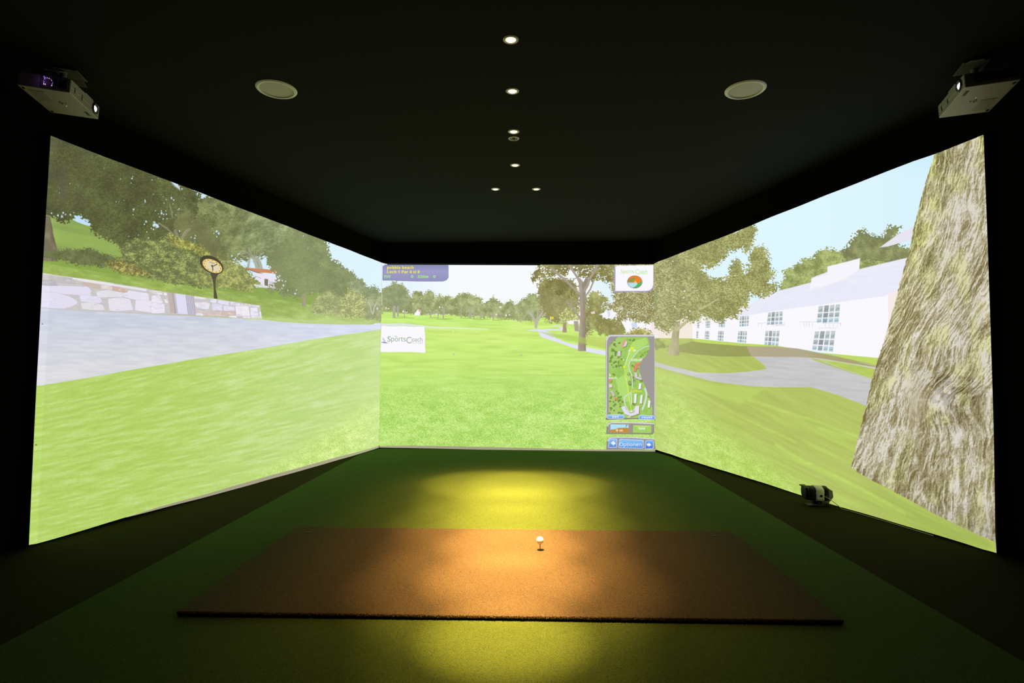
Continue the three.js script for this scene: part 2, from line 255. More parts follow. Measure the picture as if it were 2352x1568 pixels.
// ---------------------------------------------------------------- sensor lamp on the floor by the right screen
{
  const t = thing('floodlight', 'small black and silver floodlight on a bracket standing on the floor before the right screen', 'floodlight', [2.352, 0, -4.53]);
  t.rotation.y = -0.12;
  const black = matt({ color: lin(0.006, 0.006, 0.005), roughness: 0.5, specularIntensity: 0.3 }), silver = std({ color: lin(0.74, 0.72, 0.62), roughness: 0.4 }), grey = std({ color: lin(0.17, 0.16, 0.14), roughness: 0.5 });
  const prof = (k, pts) => new THREE.Shape(pts.length < 8 ? pts.map(([z, y]) => new THREE.Vector2(z * k, y)) : new THREE.CatmullRomCurve3(pts.map(([z, y]) => new THREE.Vector3(z * k, y, 0)), true, 'centripetal').getPoints(66).slice(0, -1).map((p) => new THREE.Vector2(p.x, p.y)));
  // outline seen from the side: flat front at z = +0.04, a rounded back
  const D = [[0.04, 0.052], [0.043, 0.07], [0.043, 0.125], [0.036, 0.135], [0.012, 0.146], [-0.02, 0.15], [-0.05, 0.144], [-0.062, 0.126], [-0.062, 0.08], [-0.045, 0.058], [0.0, 0.046]];
  const slab = (pts, x0, x1, bev = 0.003) => new THREE.ExtrudeGeometry(prof(1, pts), { depth: x1 - x0 - 2 * bev, bevelEnabled: true, bevelThickness: bev, bevelSize: bev, bevelSegments: 2 }).rotateY(-Math.PI / 2).scale(-1, 1, 1).translate(0, 0, 0);
  const place = (pts, x0, x1, bev) => { const g = slab(pts, x0, x1, bev); g.computeBoundingBox(); const p = g.attributes.position; const ix = g.index; g.translate(x0 - g.boundingBox.min.x, 0, 0); if (!ix) { for (let i = 0; i < p.count; i += 3) { const a = [p.getX(i + 1), p.getY(i + 1), p.getZ(i + 1)]; p.setXYZ(i + 1, p.getX(i + 2), p.getY(i + 2), p.getZ(i + 2)); p.setXYZ(i + 2, ...a); } } g.deleteAttribute('normal'); g.deleteAttribute('uv'); return toCreasedNormals(g, 0.55); };
  mesh('hood', [place(D.map(([z, y]) => [z * 0.94, 0.098 + (y - 0.098) * 0.94]), -0.078, -0.024), place(D.map(([z, y]) => [z * 0.98, 0.1 + (y - 0.098) * 0.9]), -0.1, -0.074)], black, t);
  mesh('visor', place([[0.05, 0.145], [0.02, 0.152], [-0.05, 0.152], [-0.05, 0.148], [0.018, 0.147]], -0.118, -0.078, 0.0012), black, t);
  const band = mesh('centre_band', place(D.map(([z, y]) => [z * 1.04, 0.098 + (y - 0.098) * 1.03]), -0.026, 0.034), silver, t);
  mesh('band_ridge', [rbox(0.066, 0.004, 0.006, 0.0015, 0.004, 0.109, 0.0475), rbox(0.064, 0.003, 0.005, 0.001, 0.004, 0.128, 0.0455)], silver, band);
  mesh('junction_cover', rbox(0.052, 0.046, 0.01, 0.003, 0.005, 0.08, 0.0455), silver, band);
  mesh('cable_gland', cyl(0.008, 0.009, 0.012, 20).rotateX(Math.PI / 2).translate(0.01, 0.086, 0.05), black, band);
  const back = mesh('end_housing', place(D.map(([z, y]) => [z * 0.98, 0.098 + (y - 0.098) * 0.98]), 0.034, 0.07), black, t);
  mesh('screw', cyl(0.003, 0.003, 0.004, 12).rotateX(Math.PI / 2).translate(0.054, 0.086, 0.0445), steel, back);
  mesh('screw', cyl(0.003, 0.003, 0.004, 12).rotateX(Math.PI / 2).translate(-0.068, 0.115, 0.0425), steel, t);
  const sh = new THREE.Shape([[0.03, 0.138], [0.068, 0.136], [0.104, 0.115], [0.109, 0.07], [0.092, 0.044], [0.078, 0.028], [0.079, 0.014], [0.012, 0.03]].map((p) => new THREE.Vector2(...p)));
  mesh('reflector_shade', new THREE.ExtrudeGeometry(sh, { depth: 0.045, bevelEnabled: true, bevelThickness: 0.008, bevelSize: 0.004, bevelSegments: 3 }).translate(0.008, 0, -0.055), grey, t);
  mesh('yoke', [rbox(0.064, 0.04, 0.05, 0.006, -0.008, 0.034, 0), rbox(0.07, 0.006, 0.06, 0.002, -0.004, 0.05, 0.006)], black, t);
  mesh('screw', cyl(0.0045, 0.0045, 0.006, 12).rotateX(Math.PI / 2).translate(0.002, 0.028, 0.026), steel, t);
  mesh('base_plate', rbox(0.17, 0.007, 0.09, 0.003, 0.0, 0.0035, 0.0), matt({ color: lin(0.012, 0.012, 0.011), roughness: 0.6 }), t);
  const c = mesh('power_cable', new THREE.TubeGeometry(new THREE.CatmullRomCurve3([[2.375, 0.0862, -4.487], [2.4, 0.07, -4.44], [2.435, 0.04, -4.415], [2.47, 0.008, -4.4], [2.498, 0.0045, -4.36], [2.53, 0.004, -4.25], [2.585, 0.004, -4.06], [2.635, 0.004, -3.86], [2.67, 0.004, -3.72]].map((a) => new THREE.Vector3(...a))), 90, 0.0026, 8), std({ color: lin(0.75, 0.74, 0.5), roughness: 0.4 }));
  tag(c, 'thin pale cable running from the floodlight along the foot of the right screen', 'cable');
}

// ---------------------------------------------------------------- the projected pictures
// Each picture is computed on its own screen: texel -> metres along and up the cloth -> the flat frame of the projected view (K keystones it), in which its shapes are listed.
const PH = 2.56, C = [0, 0, 0];
const set = (c, k = 1) => { C[0] = c[0] * k; C[1] = c[1] * k; C[2] = c[2] * k; };
const mixc = (a, b, t) => { C[0] = a[0] + (b[0] - a[0]) * t; C[1] = a[1] + (b[1] - a[1]) * t; C[2] = a[2] + (b[2] - a[2]) * t; };
const mix3 = (a, b, c, t) => (t < 0.5 ? mixc(a, b, clamp(t * 2)) : mixc(b, c, clamp(t * 2 - 1)));
const pairs = (s) => { const n = s.trim().split(/[\s,]+/).map(Number), o = []; for (let i = 0; i < n.length; i += 2) o.push([n[i], n[i + 1]]); return o; };
// the nearest of the points strewn over a grid of cells: each stands for one leaf with a tone of its own
const CELL = { a: 0, b: 0, d: 0 };
function leafCell(x, y) {
  const xi = Math.floor(x), yi = Math.floor(y); let best = 9, id = 0;
  for (let j = -1; j <= 1; j++) for (let i = -1; i <= 1; i++) {
    const q = (((yi + j) & 511) << 9) + ((xi + i) & 511), px = xi + i + TAB[q] - x, py = yi + j + TAB[(q * 7 + 3) & 262143] - y, r = px * px + py * py * 1.6 + px * py * 0.8;
    if (r < best) { best = r; id = q; }
  }
  CELL.a = TAB[(id * 13 + 11) & 262143]; CELL.b = TAB[(id * 31 + 5) & 262143]; CELL.d = best;
}
class Picture {
  constructor(w, h, len, K) {
    Object.assign(this, { w, h, len, K }); const n = w * h; this.X = new Float32Array(n); this.Y = new Float32Array(n); this.rgb = new Float32Array(n * 3);
    for (let j = 0, i = 0; j < h; j++) for (let k = 0; k < w; k++, i++) {
      const s = (k + 0.5) / w * len, t = (j + 0.5) / h * PH, q = K[6] * s + K[7] * t + 1;
      this.X[i] = (K[0] * s + K[1] * t + K[2]) / q; this.Y[i] = (K[3] * s + K[4] * t + K[5]) / q;
    }
    this.M = new THREE.Matrix3().set(...K, 1).invert();
  }
  texel(x, y) { const v = new THREE.Vector3(x, y, 1).applyMatrix3(this.M); return [v.x / v.z / this.len * this.w, v.y / v.z / PH * this.h]; }
  // poly: outline in the frame, or null for everything; fn(x, y, distance inside) sets C and returns how opaque
  paint(poly, margin, fn) {
    let x0 = -1e9, x1 = 1e9, y0 = -1e9, y1 = 1e9, a = 0, b = this.w - 1, c = 0, d = this.h - 1, E = null;
    if (poly) {
      x0 = Math.min(...poly.map((p) => p[0])) - margin; x1 = Math.max(...poly.map((p) => p[0])) + margin; y0 = Math.min(...poly.map((p) => p[1])) - margin; y1 = Math.max(...poly.map((p) => p[1])) + margin;
      const t = [[x0, y0], [x1, y0], [x0, y1], [x1, y1]].map((p) => this.texel(...p));
      a = Math.max(0, Math.floor(Math.min(...t.map((p) => p[0]))) - 1); b = Math.min(this.w - 1, Math.ceil(Math.max(...t.map((p) => p[0]))) + 1);
      c = Math.max(0, Math.floor(Math.min(...t.map((p) => p[1]))) - 1); d = Math.min(this.h - 1, Math.ceil(Math.max(...t.map((p) => p[1]))) + 1);
      E = poly.map((p, i) => { const q = poly[(i + 1) % poly.length]; return [p[0], p[1], q[0] - p[0], q[1] - p[1], 1 / Math.max(1e-9, (q[0] - p[0]) ** 2 + (q[1] - p[1]) ** 2)]; });
    }
    const { X, Y, rgb, w } = this;
    for (let j = c; j <= d; j++) for (let k = a, i = j * w + a; k <= b; k++, i++) {
      const x = X[i], y = Y[i];
      if (x < x0 || x > x1 || y < y0 || y > y1) continue;
      let dist = 1e3;
      if (E) {
        let best = 1e18, inside = false;
        for (let e = 0; e < E.length; e++) {
          const q = E[e], px = x - q[0], py = y - q[1]; let t = (px * q[2] + py * q[3]) * q[4]; t = t < 0 ? 0 : t > 1 ? 1 : t;
          const ux = px - q[2] * t, uy = py - q[3] * t, r = ux * ux + uy * uy; if (r < best) best = r;
          if ((q[1] > y) !== (q[1] + q[3] > y) && x < q[0] + q[2] * (y - q[1]) / q[3]) inside = !inside;
        }
        dist = Math.sqrt(best) * (inside ? 1 : -1);
        if (dist < -margin) continue;
      }
      const al = fn(x, y, dist, i); if (!(al > 0)) continue;
      rgb[i * 3] += (C[0] - rgb[i * 3]) * al; rgb[i * 3 + 1] += (C[1] - rgb[i * 3 + 1]) * al; rgb[i * 3 + 2] += (C[2] - rgb[i * 3 + 2]) * al;
    }
  }
  flat(poly, color, edge = 0.8, vary = 0, vx = 20, vy = 6) { this.paint(poly, 2, (x, y, d) => { set(color, 1 + vary * (fbm(x / vx, y / vy, 3) - 0.5)); return clamp(d / (2 * edge) + 0.5); }); }
  foliage(poly, o) {
    const { edge = 6, es = 14, leaf: leafSize = 3, lo, mid, hi, cl = 18, holes = 0, hs = 12, kc = 1.6, kl = 1.6, kL = 0.5, seed = 0, ar = 1, rot = 0.6, to = null, spiky = 1 } = o, leaf = leafSize * 0.78, cr = Math.cos(rot), sr = Math.sin(rot), A = [0, 0, 0], B = [0, 0, 0], D = [0, 0, 0], mx = (p, a, b, t) => { for (let k = 0; k < 3; k++) p[k] = a[k] + (b[k] - a[k]) * t; return p; };
    this.paint(poly, edge + leaf * 2 + 2, (x, y, d) => {
      const u = x * cr + y * sr, v = (y * cr - x * sr) * ar;
      leafCell(u / leaf + seed, v / leaf + 3); const l = CELL.a, e = (fbm(u / es + seed, v / es + 5, 3) - 0.5) * 2.6 * edge + (CELL.b - 0.5) * leaf * 3.8 * spiky;
      let al = d > 2 * edge + 3 * leaf ? 1 : clamp((d + e) / 1.1 + 0.5);
      if (al <= 0) return 0;
      if (holes) { const h = fbm(u / hs + 7 + seed, v / hs + 3, 2) * 0.5 + CELL.b * 0.5, lim = 1 - holes + Math.min(d, 25) * 0.004; al *= 1 - sstep(lim - 0.02, lim + 0.02, h); }
      const c1 = fbm(u / cl + seed, v / cl, 3), c2 = fbm(u / cl + seed, v / cl + 0.4, 3), t = 0.5 + (c1 - 0.5) * kc + (c2 - c1) * kl + (l - 0.5) * kL - CELL.d * 0.18 * kL;
      if (to) { const g = sstep(to[0], to[1], x); mix3(mx(A, lo, to[2], g), mx(B, mid, to[3], g), mx(D, hi, to[4], g), t); } else mix3(lo, mid, hi, t);
      return al;
    });
  }
  specks(list, color) { for (const [x, y, r] of list) this.paint([[x - r, y - r], [x + r, y - r], [x + r, y + r], [x - r, y + r]], 1, (u, v) => { set(color); const q = Math.hypot(u - x, (v - y) * 0.9) + (noise(u * 0.8, v * 0.8) - 0.4) * r; return clamp((r * 0.9 - q) * 0.9 + 0.25); }); }
  // a flat drawing made on a canvas over the rectangle (x, y, wide, high) of the frame
  drawing(x, y, wide, high, k, draw) {
    const cv = document.createElement('canvas'); cv.width = Math.round(wide * k); cv.height = Math.round(high * k);
    const g = cv.getContext('2d'); g.scale(k, k); g.translate(-x, -y); g.lineJoin = g.lineCap = 'round'; draw(g);
    const D = g.getImageData(0, 0, cv.width, cv.height).data, W = cv.width, H = cv.height;
    this.paint([[x, y], [x + wide, y], [x + wide, y + high], [x, y + high]], 0, (u, v) => {
      const px = (u - x) * k, py = (v - y) * k; let r = 0, gg = 0, b = 0, a = 0, n = 0;
      for (let q = -1; q <= 1; q++) for (let p = -1; p <= 1; p++) {
        const i = Math.floor(px + p * k * 0.3), j = Math.floor(py + q * k * 0.3); if (i < 0 || j < 0 || i >= W || j >= H) continue;
        const at = (j * W + i) * 4, al = D[at + 3]; r += D[at] * al; gg += D[at + 1] * al; b += D[at + 2] * al; a += al; n++;
      }
      if (!a) return 0; C[0] = r / a; C[1] = gg / a; C[2] = b / a; return a / n / 255;
    });
  }
  texture() {
    const n = this.w * this.h, d = new Uint8Array(n * 4);
    for (let i = 0; i < n; i++) { for (let k = 0; k < 3; k++) d[i * 4 + k] = clamp(this.rgb[i * 3 + k], 0, 255); d[i * 4 + 3] = 255; }
    const t = new THREE.DataTexture(d, this.w, this.h); t.colorSpace = THREE.SRGBColorSpace; t.magFilter = THREE.LinearFilter; t.minFilter = THREE.LinearMipmapLinearFilter; t.generateMipmaps = true; t.needsUpdate = true; return t;
  }
}
const path = (g, p, close = true) => { g.beginPath(); p.forEach((q, i) => (i ? g.lineTo(q[0], q[1]) : g.moveTo(q[0], q[1]))); if (close) g.closePath(); };
const round = (g, p, r) => { g.beginPath(); const n = p.length, m = (a, b) => [(a[0] + b[0]) / 2, (a[1] + b[1]) / 2], s = m(p[n - 1], p[0]); g.moveTo(...s); for (let i = 0; i < n; i++) g.arcTo(p[i][0], p[i][1], ...m(p[i], p[(i + 1) % n]), r); g.closePath(); };
const css = (c) => `rgb(${c.map((x) => Math.round(x)).join(',')})`;
// mown grass: streaks that follow the ground towards the viewer, fine blades up close
const grass = (lo, mid, hi, rot, sx, sy, k, fine = 0, fs = 2.2) => (x, y) => {
  const cr = Math.cos(rot), sr = Math.sin(rot), u = (x * cr + y * sr) / sx, v = (y * cr - x * sr) / sy;
  mix3(lo, mid, hi, 0.5 + (fbm(u, v, 4) - 0.5) * k + (fine ? (noise(x / fs, y / fs * 1.3) + noise(x / fs * 1.9 + 9, y / fs * 2.3) - 1) * fine : 0));
};

// ---- left picture
function leftPicture() {
  const P = new Picture(1900, 1130, 4.33, [435.491792, 18.460001, 78.137694, 244.293968, -372.714331, 1254.227906, 0.28813, 0.014439]);
  P.paint(null, 0, (x) => { mixc([190, 222, 250], [222, 244, 254], sstep(150, 800, x)); return 1; });
  // far hill with mown stripes
  P.paint(pairs('60 480 150 500 200 508 262 545 300 590 300 640 60 640'), 3, (x, y, d) => { const s = y - 0.2 * x; mixc([140, 165, 88], [158, 186, 96], 0.55 * sstep(0.35, 0.75, noise(3, s / 9)) + 0.3 * sstep(150, 105, x) + 0.3 * (fbm(x / 30, y / 8, 2) - 0.5)); return clamp(d + 0.5); });
  P.flat(pairs('165 500 185 497 200 503 211 513 206 519 195 516 178 510 168 505'), [196, 224, 248]);
  // lawn behind the wall
  const lawn = grass([138, 164, 76], [154, 178, 90], [174, 200, 108], 0.15, 24, 7, 1.2, 0.25, 3);
  P.paint(pairs('60 580 300 590 480 640 560 660 700 660 900 690 900 760 60 760'), 3, (x, y, d) => { lawn(x, y); const b = sstep(520, 760, x) * sstep(700, 735, y); C[0] += b * 22; C[1] += b * 22; C[2] += b * 26; if (y < 0.155 * x + 589) set([138, 166, 78]); return clamp(d / 3 + 0.5); });
  // big trees
  const dk = { lo: [74, 76, 50], mid: [94, 98, 60], hi: [120, 128, 76] };
  P.foliage(pairs('60 270 115 300 480 440 700 520 700 560 640 585 560 600 480 600 400 590 330 580 290 578 262 558 240 548 214 533 204 508 192 503 178 496 165 506 160 512 140 511 128 502 112 498 60 500'), { ...dk, edge: 3, es: 16, leaf: 4, cl: 46, kc: 0.9, kl: 0.9, kL: 0.45, seed: 3, to: [330, 640, [102, 108, 70], [124, 132, 86], [146, 156, 104]] });
  P.paint(pairs('60 290 118 310 190 350 190 470 130 490 60 500'), 20, (x, y, d) => { set([86, 84, 70]); return 0.5 * clamp(d / 40 + 0.5) * sstep(0.35, 0.7, fbm(x / 24, y / 40, 3)); });
  // sage crowns further right
  P.foliage(pairs('448 420 700 520 690 545 668 560 640 566 612 580 560 586 520 584 492 560 470 520 452 480'), { lo: [96, 102, 64], mid: [116, 124, 76], hi: [142, 152, 96], edge: 12, es: 16, leaf: 3.4, cl: 16, kc: 1.5, kl: 1.6, kL: 0.5, seed: 11, ar: 0.6, rot: 0.9, to: [480, 640, [116, 126, 84], [142, 154, 106], [176, 188, 136]] });
  P.foliage(pairs('420 470 500 540 520 600 470 600 440 590 400 520'), { lo: [104, 106, 70], mid: [118, 122, 78], hi: [136, 142, 90], edge: 14, es: 18, leaf: 4, cl: 26, kc: 1, kl: 1, kL: 0.3, seed: 21 });
  // grey branching trunk behind the little house
  P.drawing(540, 555, 90, 70, 5, (g) => { g.strokeStyle = 'rgba(164,166,146,.85)'; for (const [w, ...p] of [[10, [600, 618], [596, 604], [590, 594]], [7, [570, 616], [573, 602], [578, 590]], [9, [592, 616], [588, 602], [582, 590]], [2.4, [582, 594], [572, 582], [560, 576], [552, 578]], [2.4, [582, 592], [574, 576], [570, 568]], [2, [586, 592], [584, 574], [584, 562]], [3, [590, 596], [598, 586], [606, 580]], [2, [592, 598], [604, 594], [612, 588]], [2, [578, 596], [566, 590], [556, 588]], [1.6, [588, 588], [592, 574]]]) { g.lineWidth = w; path(g, p, false); g.stroke(); } g.strokeStyle = 'rgba(126,130,104,.8)'; g.lineWidth = 1.2; for (const p of [[[584, 590], [583, 574]], [[578, 590], [570, 578]], [[573, 592], [562, 582]], [[596, 612], [592, 600]]]) { path(g, p, false); g.stroke(); } });
  P.flat(pairs('576 592 582 596 581 602 576 602 577 614 573 615 574 604'), [205, 228, 246]);
  // sky gaps
  const gap = [[356, 516, 5], [362, 519, 5], [355, 510, 3], [372, 489, 3.5], [371, 484, 2], [333, 460, 2.6], [334, 464, 2], [307, 481, 2.4], [306, 485, 1.6], [394, 455, 3], [399, 459, 2], [375, 452, 1.4], [370, 447, 1.4], [382, 458, 1.6], [353, 446, 1.6], [397, 468, 1.4], [376, 492, 1.8], [382, 492, 2], [364, 491, 1.4], [367, 498, 1.6], [375, 502, 2], [384, 502, 1.8], [381, 484, 1.2], [377, 466, 1.6], [357, 484, 1.8], [408, 482, 1.8], [411, 480, 1.8], [403, 493, 1.4], [336, 509, 2.6], [332, 515, 2], [338, 532, 2], [353, 527, 2.2], [348, 524, 1.6], [318, 540, 1.6], [342, 546, 1.8], [412, 530, 2.2], [448, 541, 2.2], [446, 547, 2.4], [438, 545, 2], [447, 555, 2], [498, 531, 3.4], [503, 536, 3], [498, 543, 2], [492, 536, 1.6], [487, 523, 1.4], [440, 509, 1.2], [443, 514, 1.2], [277, 411, 1.5], [305, 405, 1.6], [301, 420, 1.4], [303, 410, 2], [364, 410, 1.4], [349, 413, 1.4], [369, 416, 1.2], [240, 387, 1.2], [160, 421, 1.6], [136, 443, 1.2], [267, 463, 1.2], [274, 463, 1.2], [285, 460, 1.2], [287, 481, 1.2], [306, 493, 1.4], [296, 543, 1.4], [132, 495, 3], [142, 497, 4], [150, 492, 2.4], [162, 493, 2.4], [170, 488, 2], [145, 489, 2.6], [116, 490, 2], [692, 571, 4], [697, 578, 3], [696, 565, 2.5], [704, 583, 2.5], [700, 586, 1.8], [702, 556, 2.2], [698, 545, 2.4], [711, 551, 2.6], [714, 557, 2.4], [533, 588, 2.2], [541, 592, 1.8], [547, 584, 2.2], [550, 582, 1.8], [540, 599, 2.2], [546, 597, 2], [553, 595, 1.6], [536, 603, 1.6]];
  P.specks(gap, [206, 228, 246]);
  P.flat(pairs('392 417 404 418 412 426 420 434 414 437 402 428'), [208, 226, 244], 2); P.flat(pairs('440 433 455 438 472 446 486 455 470 458 458 460 448 448'), [206, 230, 248], 2.4);
  P.foliage(pairs('410 424 430 430 445 440 458 452 470 462 440 468 420 450'), { ...dk, edge: 8, es: 8, leaf: 4, seed: 5, cl: 20, kc: 0.8, kl: 0.8 });
  P.foliage(pairs('462 452 490 452 540 475 540 500 470 490'), { lo: [104, 112, 72], mid: [130, 140, 90], hi: [158, 170, 112], edge: 8, es: 10, leaf: 4, cl: 16, seed: 9 });
  // trunk at the far left edge and pale branches
  P.paint(pairs('80 470 107 474 113 500 122 540 131 572 133 600 80 600'), 2, (x, y, d) => { mixc([92, 82, 66], [150, 140, 126], fbm(x / 5 - y / 30, y / 26, 3)); return 0.9 * clamp(d / 2 + 0.5); });
  P.drawing(330, 440, 110, 130, 4, (g) => { g.strokeStyle = 'rgba(150,146,126,.75)'; for (const [w, ...p] of [[3.5, [365, 512], [382, 523], [395, 535], [404, 545]], [7, [402, 530], [408, 545], [414, 552]], [6, [434, 526], [424, 536], [416, 550]], [3, [390, 470], [394, 485], [396, 500]]]) { g.lineWidth = w; path(g, p, false); g.stroke(); } g.strokeStyle = 'rgba(176,172,150,.8)'; g.lineWidth = 1.4; path(g, [[428, 527], [420, 537], [416, 545]], false); g.stroke(); });
  // hedges and bushes
  P.foliage(pairs('80 575 110 578 140 575 165 570 185 574 205 570 230 578 260 588 280 596 290 612 270 618 240 612 205 610 180 612 150 598 120 593 80 592'), { lo: [92, 98, 62], mid: [112, 118, 76], hi: [130, 136, 90], edge: 3, es: 7, leaf: 3, cl: 12, kc: 0.9, kl: 0.8, seed: 31 });
  P.foliage(pairs('275 566 296 552 318 546 340 552 372 548 388 535 404 545 430 550 450 556 470 570 482 586 470 640 480 660 440 656 400 652 360 645 320 632 290 622 280 600'), { lo: [100, 106, 66], mid: [124, 132, 82], hi: [172, 186, 108], edge: 5, es: 8, leaf: 3.4, cl: 13, kc: 1.4, kl: 1.9, kL: 0.8, seed: 41, ar: 1.5, rot: 0.15 });
  P.foliage(pairs('386 540 410 548 440 556 464 566 480 580 486 590 466 590 440 574 410 566 390 556'), { lo: [124, 122, 66], mid: [158, 158, 82], hi: [196, 198, 106], edge: 4, es: 6, leaf: 3.4, cl: 8, kL: 0.9, seed: 51 });
  P.foliage(pairs('245 604 262 598 280 596 300 606 330 618 345 632 320 634 290 628 262 620'), { lo: [116, 110, 66], mid: [148, 142, 82], hi: [200, 190, 112], edge: 4, es: 6, leaf: 3, cl: 7, kL: 1.1, seed: 61 });
  P.paint(pairs('270 612 330 626 400 648 480 662 550 668 575 672 575 655 480 630 380 620 300 600'), 6, (x, y, d) => { set([120, 126, 80]); return 0.45 * clamp(d / 10 + 0.3) * sstep(0.3, 0.6, fbm(x / 8, y / 6, 2)); });
  P.foliage(pairs('500 590 520 596 545 604 566 614 578 626 590 642 600 652 586 660 574 668 556 668 530 662 505 660 470 656 448 650 455 610 480 625 500 625'), { lo: [120, 126, 76], mid: [146, 152, 90], hi: [188, 192, 112], edge: 4, es: 8, leaf: 3.2, cl: 11, kc: 1.4, kl: 1.6, kL: 0.8, seed: 71 });
  // the little house
  P.drawing(540, 595, 130, 80, 6, (g) => {
    g.fillStyle = css([206, 134, 98]); path(g, pairs('560 614 612 618 640 622 640 630 612 626 596 626 575 620')); g.fill(); g.fillStyle = css([128, 116, 100]); path(g, pairs('566 616 596 626 604 628 602 630 572 620')); g.fill();
    g.fillStyle = css([236, 230, 244]); path(g, pairs('582 625 612 630 660 642 658 668 630 664 605 656 592 640')); g.fill(); g.fillStyle = css([226, 220, 232]); path(g, pairs('585 652 628 661 627 664 584 656')); g.fill();
    g.fillStyle = css([118, 116, 92]); path(g, pairs('608 640 616 641 616 657 608 655')); g.fill(); g.strokeStyle = css([168, 162, 160]); g.lineWidth = 1; for (let x = 620; x < 640; x += 3.2) { path(g, [[x, 645 + (x - 620) * 0.3], [x + 0.6, 658 + (x - 620) * 0.25]], false); g.stroke(); } path(g, pairs('588 634 600 639'), false); g.stroke();
  });
  // the tree in the middle and the crowns that fall away to the right
  const md = { lo: [112, 122, 80], mid: [128, 138, 92], hi: [150, 162, 106] };
  P.foliage(pairs('655 560 668 530 700 515 740 530 752 560 757 590 775 605 800 625 830 650 850 680 850 700 790 690 730 672 700 680 680 685 655 676 635 664 620 656 640 640 630 622 615 612 612 590'), { ...md, edge: 5, es: 12, leaf: 4, cl: 34, kc: 0.9, kl: 0.8, kL: 0.3, seed: 81 });
  P.foliage(pairs('700 530 722 548 740 555 752 575 758 588 756 610 790 616 812 630 817 640 845 662 850 700 800 690 745 640 735 600 710 570'), { ...md, edge: 5, es: 6, leaf: 4, cl: 20, kc: 0.9, kl: 1.2, kL: 0.4, seed: 91 });
  P.foliage(pairs('776 604 780 602 783 612 788 612 786 624 774 624'), { ...md, edge: 2, es: 4, leaf: 2.5, seed: 92 }); P.foliage(pairs('805 628 810 622 815 628 816 640 804 638'), { ...md, edge: 2, es: 4, leaf: 2.5, seed: 93 });
  P.foliage(pairs('800 650 812 640 822 646 828 640 838 648 843 662 856 656 862 654 870 664 880 672 880 730 800 720'), { lo: [124, 138, 100], mid: [146, 158, 116], hi: [174, 184, 136], edge: 3, es: 6, leaf: 3, cl: 12, kL: 0.5, seed: 101 });
  P.foliage(pairs('620 656 632 664 628 672 622 674 619 668 612 666'), { ...md, edge: 2, es: 4, leaf: 2.4, seed: 103 }); P.foliage(pairs('640 664 660 676 656 684 650 686 646 678 640 676'), { ...md, edge: 2, es: 4, leaf: 2.4, seed: 104 });
  P.specks([[620, 613, 2.4], [626, 626, 2], [634, 625, 1.8], [630, 640, 2], [641, 645, 2.2], [648, 644, 2.4], [655, 646, 2], [650, 655, 2.6], [647, 662, 2], [660, 667, 1.8], [681, 666, 2], [679, 674, 2], [677, 674, 2], [717, 672, 1.2], [697, 541, 1.6], [708, 570, 1.8]], [226, 228, 232]);
  P.paint(pairs('694 674 701 674 703 690 703 703 693 703 694 690'), 2, (x, y, d) => { mixc([138, 128, 104], [176, 166, 140], fbm(x / 2, y / 10, 2)); return clamp(d + 0.5); });
  P.foliage(pairs('718 690 735 676 760 670 785 680 800 696 800 726 770 722 740 722 716 718'), { lo: [140, 148, 100], mid: [158, 166, 112], hi: [192, 198, 132], edge: 4, es: 7, leaf: 2.6, cl: 9, kL: 0.9, seed: 111 });
  P.foliage(pairs('790 680 802 662 830 676 846 690 846 724 830 732 800 728 780 724'), { lo: [144, 152, 100], mid: [168, 174, 112], hi: [212, 214, 138], edge: 4, es: 6, leaf: 3.4, cl: 7, kL: 1.3, seed: 121 });
  P.foliage(pairs('838 690 880 680 880 734 836 732'), { lo: [140, 146, 106], mid: [158, 166, 120], hi: [178, 186, 136], edge: 3, es: 6, leaf: 3, cl: 9, seed: 131 });
  P.drawing(835, 670, 50, 60, 6, (g) => { g.strokeStyle = 'rgba(192,190,178,.9)'; for (const [w, ...p] of [[3, [846, 692], [851, 705], [855, 720]], [3.4, [866, 695], [860, 706], [857, 721]], [1.6, [852, 690], [858, 698], [864, 702]]]) { g.lineWidth = w; path(g, p, false); g.stroke(); } g.fillStyle = 'rgba(240,240,246,.8)'; g.fillRect(866, 706, 3, 5); });
  // stone wall
  P.drawing(70, 615, 560, 130, 5, (g) => {
    const wall = pairs('80 627 96 627 130 632 200 641 260 650 330 661 384 671 443 679 520 690 598 701 603 733 443 724 320 720 200 714 100 708 70 706');
    path(g, wall); g.save(); g.clip(); g.fillStyle = css([204, 199, 199]); g.fillRect(60, 600, 580, 150);
    const r = rng(4); for (let i = 0; i < 1500; i++) { g.fillStyle = `rgba(${184 + r() * 40},${178 + r() * 42},${176 + r() * 42},.25)`; g.beginPath(); g.ellipse(80 + r() * 530, 620 + r() * 120, 2 + r() * 7, 1 + r() * 2.5, 0.1, 0, 7); g.fill(); }
    const A = (s, c) => [pairs(s).map(([x, y]) => [80 + x / 8.4, 610 + y / 8.4]), c], B = (s, c) => [pairs(s).map(([x, y]) => [350 + x / 7.84, 560 + y / 7.84]), c], lv = [226, 222, 240];
